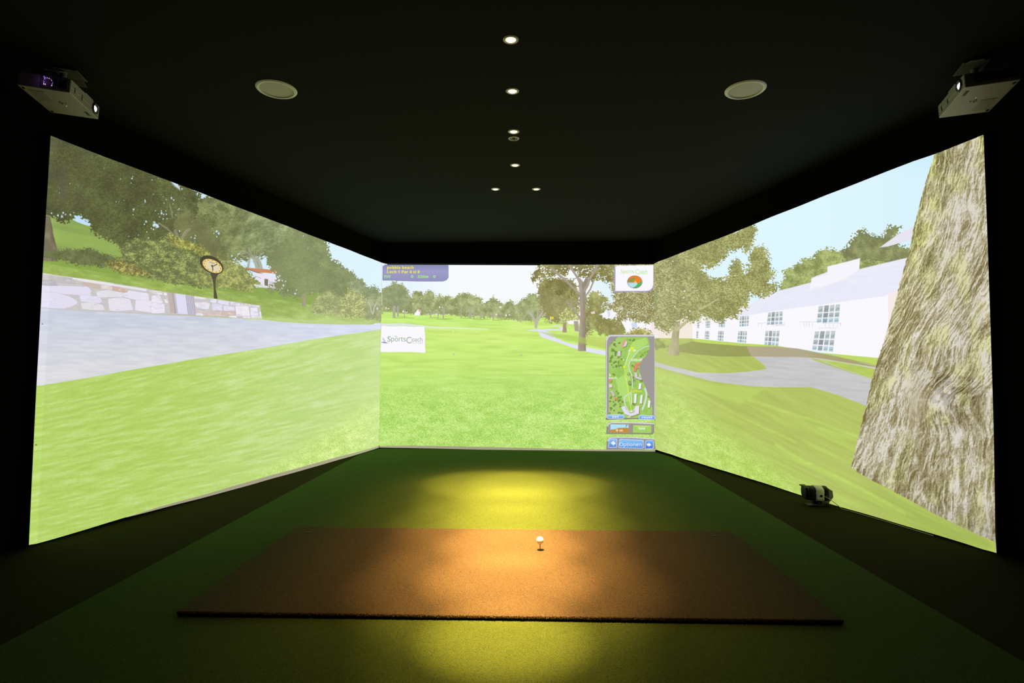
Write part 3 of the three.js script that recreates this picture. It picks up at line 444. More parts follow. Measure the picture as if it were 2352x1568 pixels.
    const stones = [A('150 395 250 390 600 400 980 410 1050 470 1040 570 860 560 420 525 160 510', lv), A('60 510 250 540 430 545 640 600 780 670 790 720 700 770 550 810 300 800 200 790 60 785', lv), A('880 565 1240 600 1290 690 1230 715 900 690', lv), A('1200 500 1400 480 1680 520 1690 600 1500 600 1230 610', [226, 224, 232]), A('1710 545 1830 490 2180 540 2200 690 1950 650 1730 600', [230, 226, 242]), A('900 725 1130 720 1290 760 1340 850 1150 850 920 830', [226, 224, 228]), A('1430 650 1680 630 1830 660 1890 840 1600 860 1450 850', [230, 226, 238]), A('1970 670 2400 700 2400 910 1960 850', [234, 227, 242]), A('230 200 380 190 720 250 770 345 500 320 300 260', [196, 192, 194]), A('140 310 300 280 450 340 420 380 150 380', [188, 184, 192]), A('930 320 1180 355 1270 390 1240 440 960 380', [204, 186, 172]), A('1270 350 1480 390 1500 460 1290 440', [226, 212, 204]), A('1520 380 1740 450 1820 500 1720 510 1510 470', [212, 178, 166]), A('2220 470 2400 490 2400 540 2240 530', [222, 214, 210]), A('2270 600 2400 570 2400 720 2270 690', [234, 230, 236]),
      A('500 215 1000 268 1500 350 2100 430 2100 475 1500 385 1000 318 700 260', [232, 230, 234]), B('0 840 180 850 180 910 0 890', [228, 222, 218]), B('0 940 130 920 190 1060 60 1060 0 1040', [236, 231, 242]), B('0 1070 210 1090 220 1230 0 1240', [236, 229, 244]), B('210 1000 270 990 290 1060 230 1060', [234, 230, 236]), B('200 865 262 872 270 925 215 925', [228, 224, 226]), B('740 940 960 960 960 1000 760 980', [230, 227, 230]), B('760 1060 960 1050 1030 1080 1000 1170 800 1150', [234, 230, 240]), B('770 1190 990 1200 1000 1240 800 1240', [218, 202, 198]), B('780 1240 900 1250 920 1300 770 1290', [232, 228, 236]), B('1040 980 1160 1000 1140 1070 1050 1040', [232, 228, 238]), B('1190 1010 1380 1040 1370 1100 1180 1070', [230, 226, 242]), B('1070 1080 1250 1090 1255 1200 1090 1190', [224, 220, 240]), B('1280 1110 1470 1130 1480 1215 1290 1200', [228, 224, 242]), B('1410 1040 1580 1070 1570 1115 1410 1100', [226, 222, 238]), B('1600 1070 1780 1090 1780 1125 1590 1115', [224, 216, 217]), B('1500 1130 1730 1130 1760 1290 1520 1280', [241, 235, 243]), B('1770 1160 1890 1150 1915 1280 1780 1280', [236, 231, 246]), B('1790 1090 1940 1110 1930 1145 1800 1125', [228, 224, 232]), B('1000 1240 1240 1215 1250 1290 1110 1300 960 1300', [214, 196, 190]), B('1260 1215 1490 1212 1500 1285 1300 1305 1255 1290', [212, 188, 180]), B('1360 1300 1500 1290 1540 1340 1380 1330', [238, 233, 238]), B('1630 1300 1760 1300 1780 1345 1640 1340', [232, 226, 230]), B('1780 1290 1940 1300 1950 1350 1800 1350', [230, 226, 236]), B('1930 1230 1970 1220 1990 1360 1950 1340', [232, 228, 238])];
    for (const [p, c] of stones) {
      const mx = p.reduce((q, v) => q + v[0], 0) / p.length, my = p.reduce((q, v) => q + v[1], 0) / p.length; p.forEach((v) => { v[0] += (v[0] - mx) * 0.09; v[1] += (v[1] - my) * 0.17; });
      g.fillStyle = css(c); round(g, p, 2.4); g.fill(); g.save(); g.clip(); const xs = p.map((q) => q[0]), ys = p.map((q) => q[1]), x0 = Math.min(...xs), x1 = Math.max(...xs), y0 = Math.min(...ys), y1 = Math.max(...ys);
      for (let i = 0; i < 14; i++) { g.fillStyle = r() < 0.5 ? `rgba(255,255,255,${0.1 + r() * 0.22})` : `rgba(170,166,176,${0.06 + r() * 0.16})`; g.beginPath(); g.ellipse(x0 + r() * (x1 - x0), y0 + r() * (y1 - y0), 1 + r() * 6, 0.6 + r() * 1.8, 0.12, 0, 7); g.fill(); }
      g.restore(); g.strokeStyle = 'rgba(150,144,150,.35)'; g.lineWidth = 0.5; round(g, p, 3); g.stroke();
    }
    // fluted pillar
    for (let i = 0; i < 60; i++) { const t = i / 60, a = [384.5 + t * 58.5, 671 + t * 7.6], b = [391 + t * 57.5, 718.5 + t * 4.4], c = t < 0.16 ? [196, 180, 174] : t < 0.22 ? [176, 168, 168] : t < 0.3 ? [196, 192, 200] : t < 0.68 ? [224, 220, 244] : [190 + 26 * Math.sin(t * 95), 186 + 26 * Math.sin(t * 95), 202 + 28 * Math.sin(t * 95)]; g.fillStyle = css(c); path(g, [a, [a[0] + 1.4, a[1] + 0.2], [b[0] + 1.4, b[1] + 0.2], b]); g.fill(); }
    g.restore(); g.strokeStyle = 'rgba(236,236,236,.8)'; g.lineWidth = 1.3; path(g, pairs('96 628 130 633 200 642 260 651'), false); g.stroke(); g.strokeStyle = 'rgba(196,194,198,.9)'; path(g, pairs('100 708 200 714 320 719 443 723'), false); g.stroke();
  });
  // the street clock
  P.drawing(445, 575, 80, 120, 6, (g) => {
    g.fillStyle = css([84, 78, 58]); path(g, pairs('482 628 502 628 496 640 495 660 500 686 491 685 491 660 488 640')); g.fill();
    g.save(); g.translate(487, 609.5); g.transform(1, 0.3, 0, 1, 0, 0); g.fillStyle = css([72, 64, 46]); g.beginPath(); g.ellipse(-1, -1.2, 27.5, 20, 0, 0, 7); g.fill();
    g.fillStyle = css([238, 212, 128]); g.beginPath(); g.ellipse(0.6, 1, 23, 14.8, 0, 0, 7); g.fill(); g.fillStyle = css([226, 214, 180]); g.beginPath(); g.ellipse(2, 1.6, 17, 10.6, 0, 0, 7); g.fill();
    g.fillStyle = g.strokeStyle = css([98, 86, 56]); for (let i = 0; i < 12; i++) { const a = i * Math.PI / 6; g.save(); g.translate(0.6 + 19.6 * Math.sin(a), 1 - 12.4 * Math.cos(a)); g.beginPath(); g.ellipse(0, 0, 1.2, 0.9, 0, 0, 7); g.fill(); g.restore(); }
    g.lineWidth = 2.4; path(g, [[1, 1], [2, 10]], false); g.stroke(); g.lineWidth = 1.8; path(g, [[1, 2], [12, -6.5]], false); g.stroke(); g.beginPath(); g.ellipse(0.5, 1, 2.6, 2.4, 0, 0, 7); g.fill(); g.fillStyle = 'rgba(120,110,80,.7)'; g.fillRect(-6, -7, 12, 1.6); g.restore();
  });
  // road and the near grass
  const ed = pairs('60 893 83 887 203 867 310 848 460 822 600 800 700 782 800 767 870 757 900 752');
  P.paint(pairs('60 704 100 708 200 714 320 720 443 725 530 730 603 733 640 738 700 742 760 744.5 856 745 862 742 900 741 900 760 870 759 800 769 700 784 600 802 460 824 310 850 203 869 60 897'), 2, (x, y, d) => { mixc([206, 211, 225], [219, 219, 224], sstep(720, 860, y + (x - 300) * 0.05)); const r = sstep(450, 850, x), n = (fbm(x / 34, (y - 0.02 * x) / 5, 3) - 0.5) * 22; C[0] += r * 8 + n; C[1] += r * 9 + n; C[2] += r * 20 + n * 0.7; return clamp(d + 0.5); });
  P.paint(pairs('560 733 603 734 640 738 700 742 760 744.5 850 745 850 738 700 734 620 728'), 4, (x, y, d) => { set([190, 214, 134]); return 0.7 * clamp(d / 4 + 0.5); });
  const g1 = grass([166, 198, 88], [182, 212, 106], [206, 228, 154], -0.22, 42, 5, 0.95, 0.16, 3), g2 = grass([166, 202, 90], [190, 222, 112], [226, 244, 152], -0.3, 18, 8, 1.0, 0.85, 1.7);
  P.paint([...ed, [900, 1300], [40, 1300]], 2, (x, y, d) => {
    g1(x, y); const a = [...C], b = sstep(250, 860, x); g2(x, y); const near = sstep(-14, 60, (x - 470) * 0.55 + (y - 1150) * 0.83);
    for (let k = 0; k < 3; k++) C[k] = a[k] + (C[k] - a[k]) * near; C[0] += b * 11; C[1] += b * 12; C[2] += b * 26 * (1 - near * 0.5);
    if (x > 780) { const t = sstep(780, 880, x) * 0.3; C[0] += (214 - C[0]) * t; C[1] += (240 - C[1]) * t; C[2] += (166 - C[2]) * t; }
    return clamp(d + 0.5);
  });
  P.paint(null, 0, (x, y, d, i) => { set([214, 216, 186]); return P.rgb[i * 3 + 2] > 205 ? 0 : 0.13 * sstep(300, 860, x); });
  return P.texture();
}

// ---- middle picture with the score panels
function middlePicture() {
  const P = new Picture(1536, 1080, 3.66, [161.936556, 8.245557, 871.225717, -6.169669, -166.480873, 1029.373038, -0.008068, 0.00645]);
  P.paint(null, 0, (x) => { mixc([228, 245, 254], [248, 251, 253], sstep(880, 1080, x)); if (x > 1300) mixc([248, 251, 253], [226, 244, 252], sstep(1300, 1420, x)); return 1; });
  const far = grass([190, 222, 112], [206, 238, 126], [220, 248, 146], 0.02, 50, 4, 1.2);
  P.paint(pairs('840 716 900 718 1000 722 1180 722 1530 740 1530 1060 840 1060'), 2, (x, y, d) => { far(x, y); const t = sstep(760, 960, y); C[0] -= 20 * t; C[1] -= 12 * t; C[2] -= 12 * t; return clamp(d + 0.5); });
  const hz = { lo: [140, 148, 98], mid: [160, 168, 118], hi: [186, 196, 138] };
  P.foliage(pairs('846 660 868 664 878 664 886 658 896 656 903 648 909 645 915 653 924 650 930 662 938 668 944 682 950 670 962 669 975 676 984 664 990 668 998 672 1002 684 1008 676 1020 680 1031 678 1042 684 1056 675 1074 673 1090 678 1104 684 1110 696 1122 690 1133 680 1144 692 1156 697 1164 693 1174 690 1186 702 1200 690 1230 680 1230 736 1180 734 1120 728 1060 726 1020 722 960 722 846 720'), { ...hz, edge: 3, es: 5, leaf: 2.2, cl: 9, kc: 1.7, kl: 1.6, kL: 0.6, seed: 7, holes: 0.12, hs: 5 });
  P.foliage(pairs('880 672 905 648 930 664 940 690 934 706 900 706 880 700'), { lo: [134, 146, 106], mid: [148, 158, 116], hi: [166, 176, 130], edge: 4, es: 6, leaf: 2.6, cl: 12, kc: 1, seed: 8 });
  P.foliage(pairs('1050 690 1075 684 1100 692 1106 712 1080 718 1052 714'), { lo: [156, 164, 112], mid: [174, 184, 130], hi: [200, 208, 150], edge: 4, es: 6, leaf: 2.4, cl: 9, seed: 18 });
  P.paint(pairs('880 716 900 716 940 722 1000 726 1180 738 1180 748 1000 744 880 742'), 3, (x, y, d) => { far(x, y); C[0] -= 6; return clamp(d / 4 + 0.5); });
  P.specks([[887, 707, 2.2], [893, 708, 2], [926, 715, 2.4], [930, 716, 2], [935, 716, 1.6], [1010, 705, 2.2], [1016, 705, 1.6], [1049, 706, 1.4], [1149, 705, 3], [1140, 722, 2.2], [1162, 724, 2.6], [1170, 723, 2], [1184, 735, 1.6], [968, 686, 1.6], [948, 697, 1.6]], [250, 250, 252]);
  P.drawing(866, 690, 370, 60, 5, (g) => {
    g.fillStyle = css([176, 172, 156]); for (const [x, y0, y1, w] of [[905, 702, 729, 6], [914, 702, 726, 4], [929, 708, 729, 2], [989, 712, 728, 2.6], [1006, 714, 732, 1.6], [1018, 706, 731, 3], [1060, 700, 730, 2], [1080, 704, 730, 5], [1089, 708, 733, 2.2], [1104, 712, 732, 2], [1133, 716, 734, 3], [1151, 718, 732, 1.8], [1192, 722, 733, 3]]) { g.fillRect(x - w / 2, y0, w, y1 - y0); g.beginPath(); g.ellipse(x + 10, y1 + 1, 14, 1.2, 0.03, 0, 7); g.save(); g.fillStyle = 'rgba(140,180,80,.5)'; g.fill(); g.restore(); }
    g.fillStyle = css([252, 250, 250]); path(g, pairs('953 720 958 712 962 709 966 716 964 724 950 724')); g.fill(); g.fillStyle = css([222, 176, 158]); path(g, pairs('959 709 967 712 968 716 963 716')); g.fill();
  });
  P.paint(pairs('866 741 880 743 925 742 960 746 1000 750 1060 752 1122 755 1122 757 1060 755 1000 754 930 747 880 750 866 752'), 1, (x, y, d) => { mixc([226, 230, 246], [226, 246, 206], sstep(900, 1100, x)); return 0.85 * clamp(d + 0.6); });
  P.specks([[1041, 761, 1.5], [1095, 762, 1.5]], [240, 248, 224]);
  // near turf
  const nt = grass([152, 198, 84], [184, 226, 112], [220, 246, 160], 0.02, 22, 9, 0.9, 0.85, 1.7);
  P.paint(pairs('840 800 1530 800 1530 1060 840 1060'), 2, (x, y) => { nt(x, y); return 0.85 * sstep(830, 960, y); });
  P.paint(pairs('840 765 1400 770 1500 810 1500 840 1100 850 840 850'), 8, (x, y, d) => { set([206, 240, 122]); return 0.55 * clamp(d / 20) * sstep(0.4, 0.65, fbm(x / 60, y / 9, 3)); });
  // cart path
  P.paint(pairs('1204 758.5 1228 756.5 1248 756 1288 755 1283 750 1270 748 1276 746 1290 751 1298 755 1290 758 1252 759 1268 765 1276 775 1300 786 1340 796 1392 806 1392 816 1350 808 1318 799 1290 789 1262 780 1244 774 1239 768 1237 761 1220 759.5'), 1, (x, y, d) => { set([228, 228, 250]); return clamp(d + 0.5); });
  // right-hand wood
  P.foliage(pairs('1180 700 1198 690 1212 676 1230 676 1246 690 1250 722 1236 738 1196 735 1180 733'), { ...hz, edge: 3, es: 5, leaf: 2.4, cl: 9, seed: 27 });
  P.drawing(1195, 690, 70, 65, 5, (g) => { g.strokeStyle = css([190, 184, 166]); for (const [w, ...p] of [[5, [1232, 751], [1228, 735], [1222, 724], [1214, 716]], [5, [1230, 751], [1236, 732], [1244, 720], [1250, 712]], [2, [1222, 724], [1222, 712]], [2, [1236, 732], [1234, 714]]]) { g.lineWidth = w; path(g, p, false); g.stroke(); } });
  P.foliage(pairs('1236 672 1240 650 1248 640 1270 640 1300 640 1326 650 1332 680 1330 712 1318 730 1296 742 1268 742 1254 736 1246 716 1240 692'), { lo: [132, 128, 80], mid: [152, 148, 98], hi: [176, 176, 118], edge: 4, es: 7, leaf: 3, cl: 18, kc: 1.1, kl: 1, kL: 0.4, seed: 37 });
  P.flat(pairs('1264.5 727 1272 727.5 1271.5 733 1264.5 732'), [232, 222, 40], 0.6); P.flat(pairs('1263.6 727 1265 727 1265.4 738 1264 738'), [248, 246, 240], 0.5);
  P.foliage(pairs('1282 728 1296 712 1320 706 1332 712 1332 738 1310 745 1290 744'), { lo: [158, 160, 96], mid: [184, 188, 120], hi: [226, 230, 166], edge: 4, es: 5, leaf: 3, cl: 6, kL: 1.1, seed: 47 });
  P.flat(pairs('1302 737 1322 734 1334 736 1330 744 1306 744'), [250, 248, 252], 1.2);
  P.flat(pairs('1293.5 742 1300 742 1302 763 1292 763'), [170, 150, 124]); P.flat(pairs('1318 737 1328 737 1330 761 1320 760'), [172, 162, 142]);
  P.foliage(pairs('1346 690 1356 670 1372 668 1388 680 1396 692 1384 706 1396 712 1384 724 1382 750 1360 766 1346 756'), { lo: [136, 134, 80], mid: [156, 156, 98], hi: [184, 186, 120], edge: 5, es: 6, leaf: 3, cl: 14, seed: 57, holes: 0.1 });
  P.flat(pairs('1375 722 1398 713 1414 708 1424 708 1420 730 1384 734 1384 724'), [246, 246, 252], 1); P.flat(pairs('1396 714 1401 714 1401 726 1397 728'), [214, 220, 236]); P.flat(pairs('1357 716 1366 714 1367 720 1358 721'), [238, 214, 204]);
  P.foliage(pairs('1372 742 1390 732 1412 730 1428 740 1436 750 1432 772 1400 772 1376 768'), { lo: [134, 132, 78], mid: [152, 150, 92], hi: [172, 172, 106], edge: 4, es: 6, leaf: 2.6, cl: 10, seed: 67 });
  P.paint(pairs('1420 725 1480 722 1510 720 1510 790 1440 772 1436 755'), 2, (x, y, d) => { mixc([250, 248, 254], [246, 232, 226], sstep(1490, 1500, x)); return clamp(d + 0.5); });
  P.flat(pairs('1450 742 1462 738 1464 752 1452 754'), [206, 222, 238]);
  P.foliage(pairs('1436 766 1450 758 1470 752 1490 760 1500 772 1470 776 1440 774'), { lo: [152, 150, 88], mid: [176, 172, 104], hi: [212, 208, 130], edge: 4, es: 5, leaf: 3, cl: 6, kL: 1, seed: 77 });
  // the tall tree
  const tl = { lo: [118, 112, 66], mid: [142, 136, 84], hi: [172, 170, 106] };
  P.foliage(pairs('1236 608 1244 590 1420 590 1420 640 1404 650 1390 650 1376 640 1360 646 1346 636 1330 640 1310 622 1296 634 1280 630 1262 636 1244 640 1226 646 1217 642 1224 634 1218 628 1228 622'), { ...tl, edge: 4, es: 7, leaf: 3, cl: 18, kc: 1, kl: 1, kL: 0.6, seed: 87, holes: 0.34, hs: 7 });
  P.foliage(pairs('1238 668 1240 652 1256 646 1284 640 1310 650 1322 664 1316 680 1290 676 1262 668'), { ...tl, edge: 7, es: 8, leaf: 3.6, cl: 16, seed: 97, holes: 0.12, hs: 7 });
  const pl = { lo: [134, 128, 84], mid: [162, 158, 108], hi: [208, 206, 152] };
  P.foliage(pairs('1392 606 1512 590 1512 740 1500 736 1484 742 1460 738 1444 730 1430 738 1418 752 1414 730 1420 716 1402 712 1394 700 1410 690 1406 676 1400 660 1404 640'), { ...pl, edge: 5, es: 7, leaf: 2.6, cl: 13, kc: 0.9, kl: 0.9, kL: 1.1, seed: 107, holes: 0.24, hs: 7 });
  P.foliage(pairs('1340 660 1350 700 1352 750 1346 790 1342 760 1340 720'), { ...pl, edge: 4, es: 5, leaf: 3, cl: 8, seed: 117, holes: 0.2 });
  P.paint(pairs('1327 806 1330 760 1333 720 1331 680 1329 650 1328 636 1334 640 1340 648 1346 636 1352 640 1346 660 1344 700 1345 750 1346 806'), 1, (x, y, d) => { mixc([142, 128, 108], [186, 178, 164], sstep(1346, 1330, x) * 0.5 + 0.6 * (fbm(x / 2.4, y / 18, 2) - 0.2)); return clamp(d + 0.5); });
  P.drawing(1250, 590, 150, 170, 5, (g) => { g.strokeStyle = css([168, 158, 142]); for (const [w, ...p] of [[5, [1332, 676], [1316, 660], [1298, 642], [1282, 630], [1266, 616]], [5, [1332, 650], [1326, 636], [1316, 622], [1308, 610]], [6, [1342, 668], [1350, 654], [1354, 640], [1366, 622], [1372, 608]], [3.5, [1345, 680], [1356, 664], [1364, 644]], [5, [1334, 733], [1322, 716], [1312, 702], [1302, 693]], [3, [1332, 704], [1324, 695], [1318, 690]], [2, [1316, 648], [1318, 640], [1326, 638]]]) { g.lineWidth = w; path(g, p, false); g.stroke(); } });
  P.paint(pairs('1240 762 1330 772 1392 786 1392 800 1344 790 1300 781 1264 772'), 3, (x, y, d) => { set([176, 202, 96]); return 0.6 * clamp(d / 4 + 0.5); });
  P.paint(pairs('1345 770 1392 776 1392 802 1346 790'), 2, (x, y, d) => { set([196, 212, 108]); return 0.7 * clamp(d / 3 + 0.5); });
  P.specks([[1042.3, 813.6, 2.4], [1197.4, 815, 2.4]], [176, 182, 214]);
  P.paint(pairs('866 610 876 606 876 700 866 700'), 2, () => { set([244, 250, 252]); return 0.5; });
  // writing, logos, panels
  P.drawing(860, 596, 660, 440, 5, (g) => {
    const font = (px, b = 'bold') => { g.font = `${b} ${px}px sans-serif`; };
    const text = (s, x, y, w, c) => { g.fillStyle = c; const m = g.measureText(s).width; g.save(); g.translate(x, y); if (w) g.scale(w / m, 1); g.fillText(s, 0, 0); g.restore(); };
    // score panel
    let p = pairs('879 611 885 607.5 1029.5 608.5 1029.5 636 1025 642 1017 645 960 645 900 643 878.5 643');
    g.fillStyle = css([124, 120, 166]); path(g, p.map(([x, y]) => [x + 0.6, y + 1])); g.fill(); const gr = g.createLinearGradient(0, 607, 0, 645); gr.addColorStop(0, css([138, 138, 184])); gr.addColorStop(0.4, css([158, 158, 200])); gr.addColorStop(1, css([148, 147, 190])); g.fillStyle = gr; path(g, p); g.fill();
    g.strokeStyle = css([140, 136, 190]); g.lineWidth = 1.2; path(g, pairs('880 612 880 642.5'), false); g.stroke();
    font(9); text('pebble beach', 888.6, 617.6, 62, css([250, 238, 60])); text('Loch 1 Par 4 si 8', 888.6, 627.6, 75.6, css([250, 238, 60])); font(8.6); const gn = css([170, 246, 130]);
    text('VVV', 881.4, 637.9, 15.6, gn); text('0', 943.6, 637.9, 5.8, gn); text('326m', 958.6, 637.9, 26, gn); text('0', 994.6, 637.9, 6, gn);
    // sign on the tee
    const sign = pairs('876.4 747.5 900 749.5 925 748 950 750 974.5 749.6 976.5 770 976 790 977 810 950 808.5 920 808 895 808.6 872 808'); g.fillStyle = css([250, 248, 253]); path(g, sign); g.fill(); g.strokeStyle = 'rgba(214,222,206,.8)'; g.lineWidth = 0.7; path(g, sign); g.stroke();
    const grn = css([148, 168, 148]); font(15.5, 'normal'); text('Sports', 889.6, 784.2, 43, grn); g.strokeStyle = grn; g.lineWidth = 0.5; g.strokeText('S', 889.6, 784.2); font(13, 'normal'); text('oach', 945.5, 784.2, 25.5, grn);
    g.strokeStyle = grn; g.lineWidth = 1.7; g.beginPath(); g.arc(940.6, 780.8, 6.4, -0.9, -Math.PI * 2 + 0.75, true); g.stroke(); font(2.4); text('SYSTEMS', 947.2, 788.6, 24, css([186, 190, 206]));
    g.fillStyle = css([176, 176, 218]); path(g, pairs('904 770.2 909.6 771.8 914.4 773.8 909.4 773.4')); g.fill(); g.fillStyle = css([198, 196, 232]); path(g, pairs('878.5 774 884 780 886 783 880 782 879 778')); g.fill(); g.fillStyle = css([150, 164, 190]); path(g, pairs('874.5 785.8 883 783.6 890 787 896 787.4 884 788.4')); g.fill();
    // badge at the top right
    p = pairs('1411.5 612 1415 609.5 1502 608.6 1502 655 1500 662 1494 668 1486 669.6 1411.5 669.6'); g.fillStyle = css([168, 162, 208]); path(g, p.map(([x, y]) => [x - 0.6, y + 0.6])); g.fill(); g.fillStyle = css([250, 248, 254]); path(g, pairs('1413.6 612 1417 610 1500.6 608.8 1500.4 654 1498 661 1492 666.4 1484 668 1413.6 668')); g.fill();
    const lg = css([176, 232, 132]); font(11.4, 'normal'); text('Sports', 1425.4, 626.8, 31, lg); font(9.6, 'normal'); text('oach', 1468, 626.8, 19, lg); g.strokeStyle = lg; g.lineWidth = 1.1; g.beginPath(); g.arc(1464.6, 624.2, 5, -0.9, -Math.PI * 2 + 0.9, true); g.stroke(); path(g, pairs('1464 628.6 1486 628.6'), false); g.stroke(); g.fillStyle = css([190, 190, 224]); path(g, pairs('1438 617.6 1443 619 1446 620.6')); g.fill();
    g.save(); g.beginPath(); g.ellipse(1457.8, 647.4, 17, 14.4, 0, 0, 7); g.fillStyle = css([232, 132, 52]); g.fill(); g.clip(); g.fillStyle = css([142, 152, 78]); path(g, pairs('1440 648 1444 642 1452 639 1458 636 1456 643 1453 648')); g.fill(); g.fillStyle = css([180, 224, 240]); g.fillRect(1440, 649, 24, 14); g.fillStyle = css([92, 178, 92]); path(g, pairs('1448 664 1460 657 1466 650 1476 646 1476 664')); g.fill(); g.fillStyle = css([250, 222, 60]); path(g, pairs('1457 648 1459.6 644.4 1462 648 1459.6 649.4')); g.fill(); g.restore(); g.strokeStyle = css([128, 122, 128]); g.lineWidth = 0.8; g.beginPath(); g.ellipse(1457.8, 647.4, 17, 14.4, 0, 0, 7); g.stroke();
    // map panel; frame coordinates of the zoomed panel are divided by 5.226
    const Q = (s) => pairs(s).map(([x, y]) => [1380 + x / 5.226, 750 + y / 5.226]), q = (x, y) => [1380 + x / 5.226, 750 + y / 5.226];
    const grey = css([160, 154, 152]), rim = css([214, 212, 228]);
    g.fillStyle = css([128, 122, 118]); path(g, Q('60 165 80 120 110 98 400 100 650 108 652 1120 400 1108 60 1118')); g.fill(); g.fillStyle = grey; path(g, Q('68 165 88 126 120 112 646 118 646 1098 70 1098')); g.fill();
    g.strokeStyle = rim; g.lineWidth = 3.6; path(g, Q('72 160 84 128 116 106 380 106 640 108'), false); g.stroke(); g.lineWidth = 2; path(g, Q('68 170 68 500 66 1090'), false); g.stroke(); path(g, Q('648 108 650 500 648 1060'), false); g.stroke();
    g.save(); path(g, Q('96 250 130 190 210 122 556 122 580 180 584 260 550 340 470 440 458 520 500 640 550 760 590 880 615 980 616 1096 96 1096')); g.clip();
    g.fillStyle = css([160, 202, 98]); g.fillRect(1380, 750, 140, 230); const r = rng(15);
    for (let i = 0; i < 420; i++) { const a = q(96 + r() * 520, 122 + r() * 970); g.fillStyle = r() < 0.5 ? 'rgba(146,190,84,.35)' : 'rgba(176,212,112,.35)'; g.beginPath(); g.ellipse(...a, 2 + r() * 4, 2 + r() * 3, r() * 3, 0, 7); g.fill(); }
    g.fillStyle = 'rgba(186,228,122,.75)'; path(g, Q('300 560 290 480 330 300 380 180 540 130 570 200 470 260 380 360 340 460 360 600 340 740 360 900 300 900 220 820 180 640')); g.fill();
    g.fillStyle = 'rgba(172,206,112,.9)'; path(g, Q('96 260 200 130 300 140 230 320 200 460 130 520 96 500')); g.fill(); path(g, Q('96 800 140 830 220 940 250 1096 96 1096')); g.fill();
    const tree = (x, y, s) => { const [a, b] = q(x, y); g.fillStyle = `rgba(${104 + r() * 30},${130 + r() * 24},${62 + r() * 20},.85)`; g.beginPath(); for (let k = 0; k < 9; k++) { const t = k * 0.698, m = s / 5.226 * (0.7 + r() * 0.5); g.lineTo(a + m * Math.cos(t), b + m * 0.85 * Math.sin(t)); } g.closePath(); g.fill(); };
    for (let i = 0; i < 34; i++) tree(110 + r() * 140, 160 + r() * 340, 10 + r() * 12); for (const [x, y] of [[350, 160], [385, 170], [400, 155], [500, 340], [530, 310], [480, 360], [560, 300], [400, 480], [380, 470], [420, 500]]) tree(x, y, 14); for (const [x, y] of [[335, 570], [345, 665], [400, 655], [350, 690], [380, 610], [440, 620], [490, 650]]) tree(x, y, 22); for (let i = 0; i < 30; i++) tree(105 + r() * 160, 760 + r() * 320, 9 + r() * 12); for (const [x, y] of [[150, 570], [165, 580], [375, 920], [390, 930], [410, 940], [575, 840]]) tree(x, y, 14);
    g.strokeStyle = css([214, 222, 220]); g.lineWidth = 2; path(g, Q('600 228 530 240 450 290 400 350 350 420 335 470 350 530 372 580 380 650 378 740'), false); g.stroke(); g.lineWidth = 2.4; path(g, Q('360 790 300 830 276 870 290 930 320 1000 345 1020 380 1020 405 990 420 960'), false); g.stroke(); path(g, Q('362 800 368 860 370 930'), false); g.stroke(); g.lineWidth = 4; path(g, Q('530 740 548 800 540 870 520 940 500 990'), false); g.stroke();
    const blk = (s, c, sh = 1) => { if (sh) { g.fillStyle = 'rgba(104,110,70,.6)'; path(g, Q(s).map(([x, y]) => [x + 1.4, y + 1.6])); g.fill(); } g.fillStyle = css(c); path(g, Q(s)); g.fill(); };
    blk('280 150 318 185 305 230 262 250 250 240', [222, 212, 220]); blk('280 150 300 165 270 245 250 240', [226, 160, 140], 0); blk('205 290 240 290 235 355 195 350', [216, 206, 214]); blk('470 380 505 375 500 400 470 410', [214, 202, 212]);
    blk('416 440 472 428 470 455 440 460 452 500 425 505 420 540 392 540 402 480', [226, 140, 112]); blk('400 545 435 550 440 600 470 610 495 625 490 640 440 630 410 612', [212, 202, 220]); blk('470 560 480 600 462 600', [204, 214, 238], 0); blk('96 630 132 628 130 665 96 665', [228, 150, 112]); blk('98 690 138 692 136 730 98 728', [236, 214, 212]); blk('112 765 140 758 170 825 150 840', [206, 196, 206]); blk('165 852 200 850 198 875 165 880', [230, 150, 104]);
    for (const s of ['458 678 488 682 480 750 450 750', '402 808 432 804 426 916 398 916', '478 818 504 818 494 924 466 920', '570 882 598 884 586 976 560 968']) blk(s, [240, 238, 248]); blk('240 965 290 950 310 1000 350 1040 400 1030 420 950 464 950 450 1050 360 1075 290 1050', [226, 222, 242]); blk('424 950 464 948 456 1050 420 1040', [238, 226, 238]); blk('320 1076 356 1070 354 1090 320 1092', [236, 204, 204], 0);
    g.strokeStyle = css([238, 246, 214]); g.lineWidth = 1.3; path(g, Q('362 250 285 470'), false); g.stroke(); g.strokeStyle = css([226, 240, 74]); g.lineWidth = 1.5; path(g, Q('280 485 366 1010'), false); g.stroke(); g.fillStyle = css([240, 236, 40]); g.beginPath(); g.arc(...q(280, 482), 2.7, 0, 7); g.fill(); path(g, Q('330 200 345 212 362 240 400 250 385 270 395 290 370 290 356 220')); g.fill(); g.fillStyle = css([244, 248, 236]); g.beginPath(); g.arc(...q(272, 398), 1.5, 0, 7); g.fill(); g.beginPath(); g.arc(...q(366, 1012), 1.6, 0, 7); g.fill();
    font(7); g.save(); g.translate(...q(395, 300)); g.rotate(-0.35); text('9', 0, 0, 6, css([246, 250, 232])); g.restore(); g.save(); g.translate(...q(330, 292)); g.rotate(0.25); text('4', 0, 0, 4.6, css([246, 250, 232])); g.restore(); font(5); for (const [x, y] of [[232, 490], [300, 640], [362, 620], [325, 575], [340, 685], [395, 668], [420, 595]]) text('1', ...q(x, y), 3, css([238, 240, 236]));
    g.restore(); font(7.4); text('105m', ...q(360, 413), 25.6, css([246, 246, 240])); text('5', ...q(94, 594), 5.4, css([246, 246, 240])); font(6.2); text('km/h', ...q(92, 626), 20, css([246, 246, 240])); font(7.4); text('229m', ...q(354, 785), 27, css([238, 232, 70]));
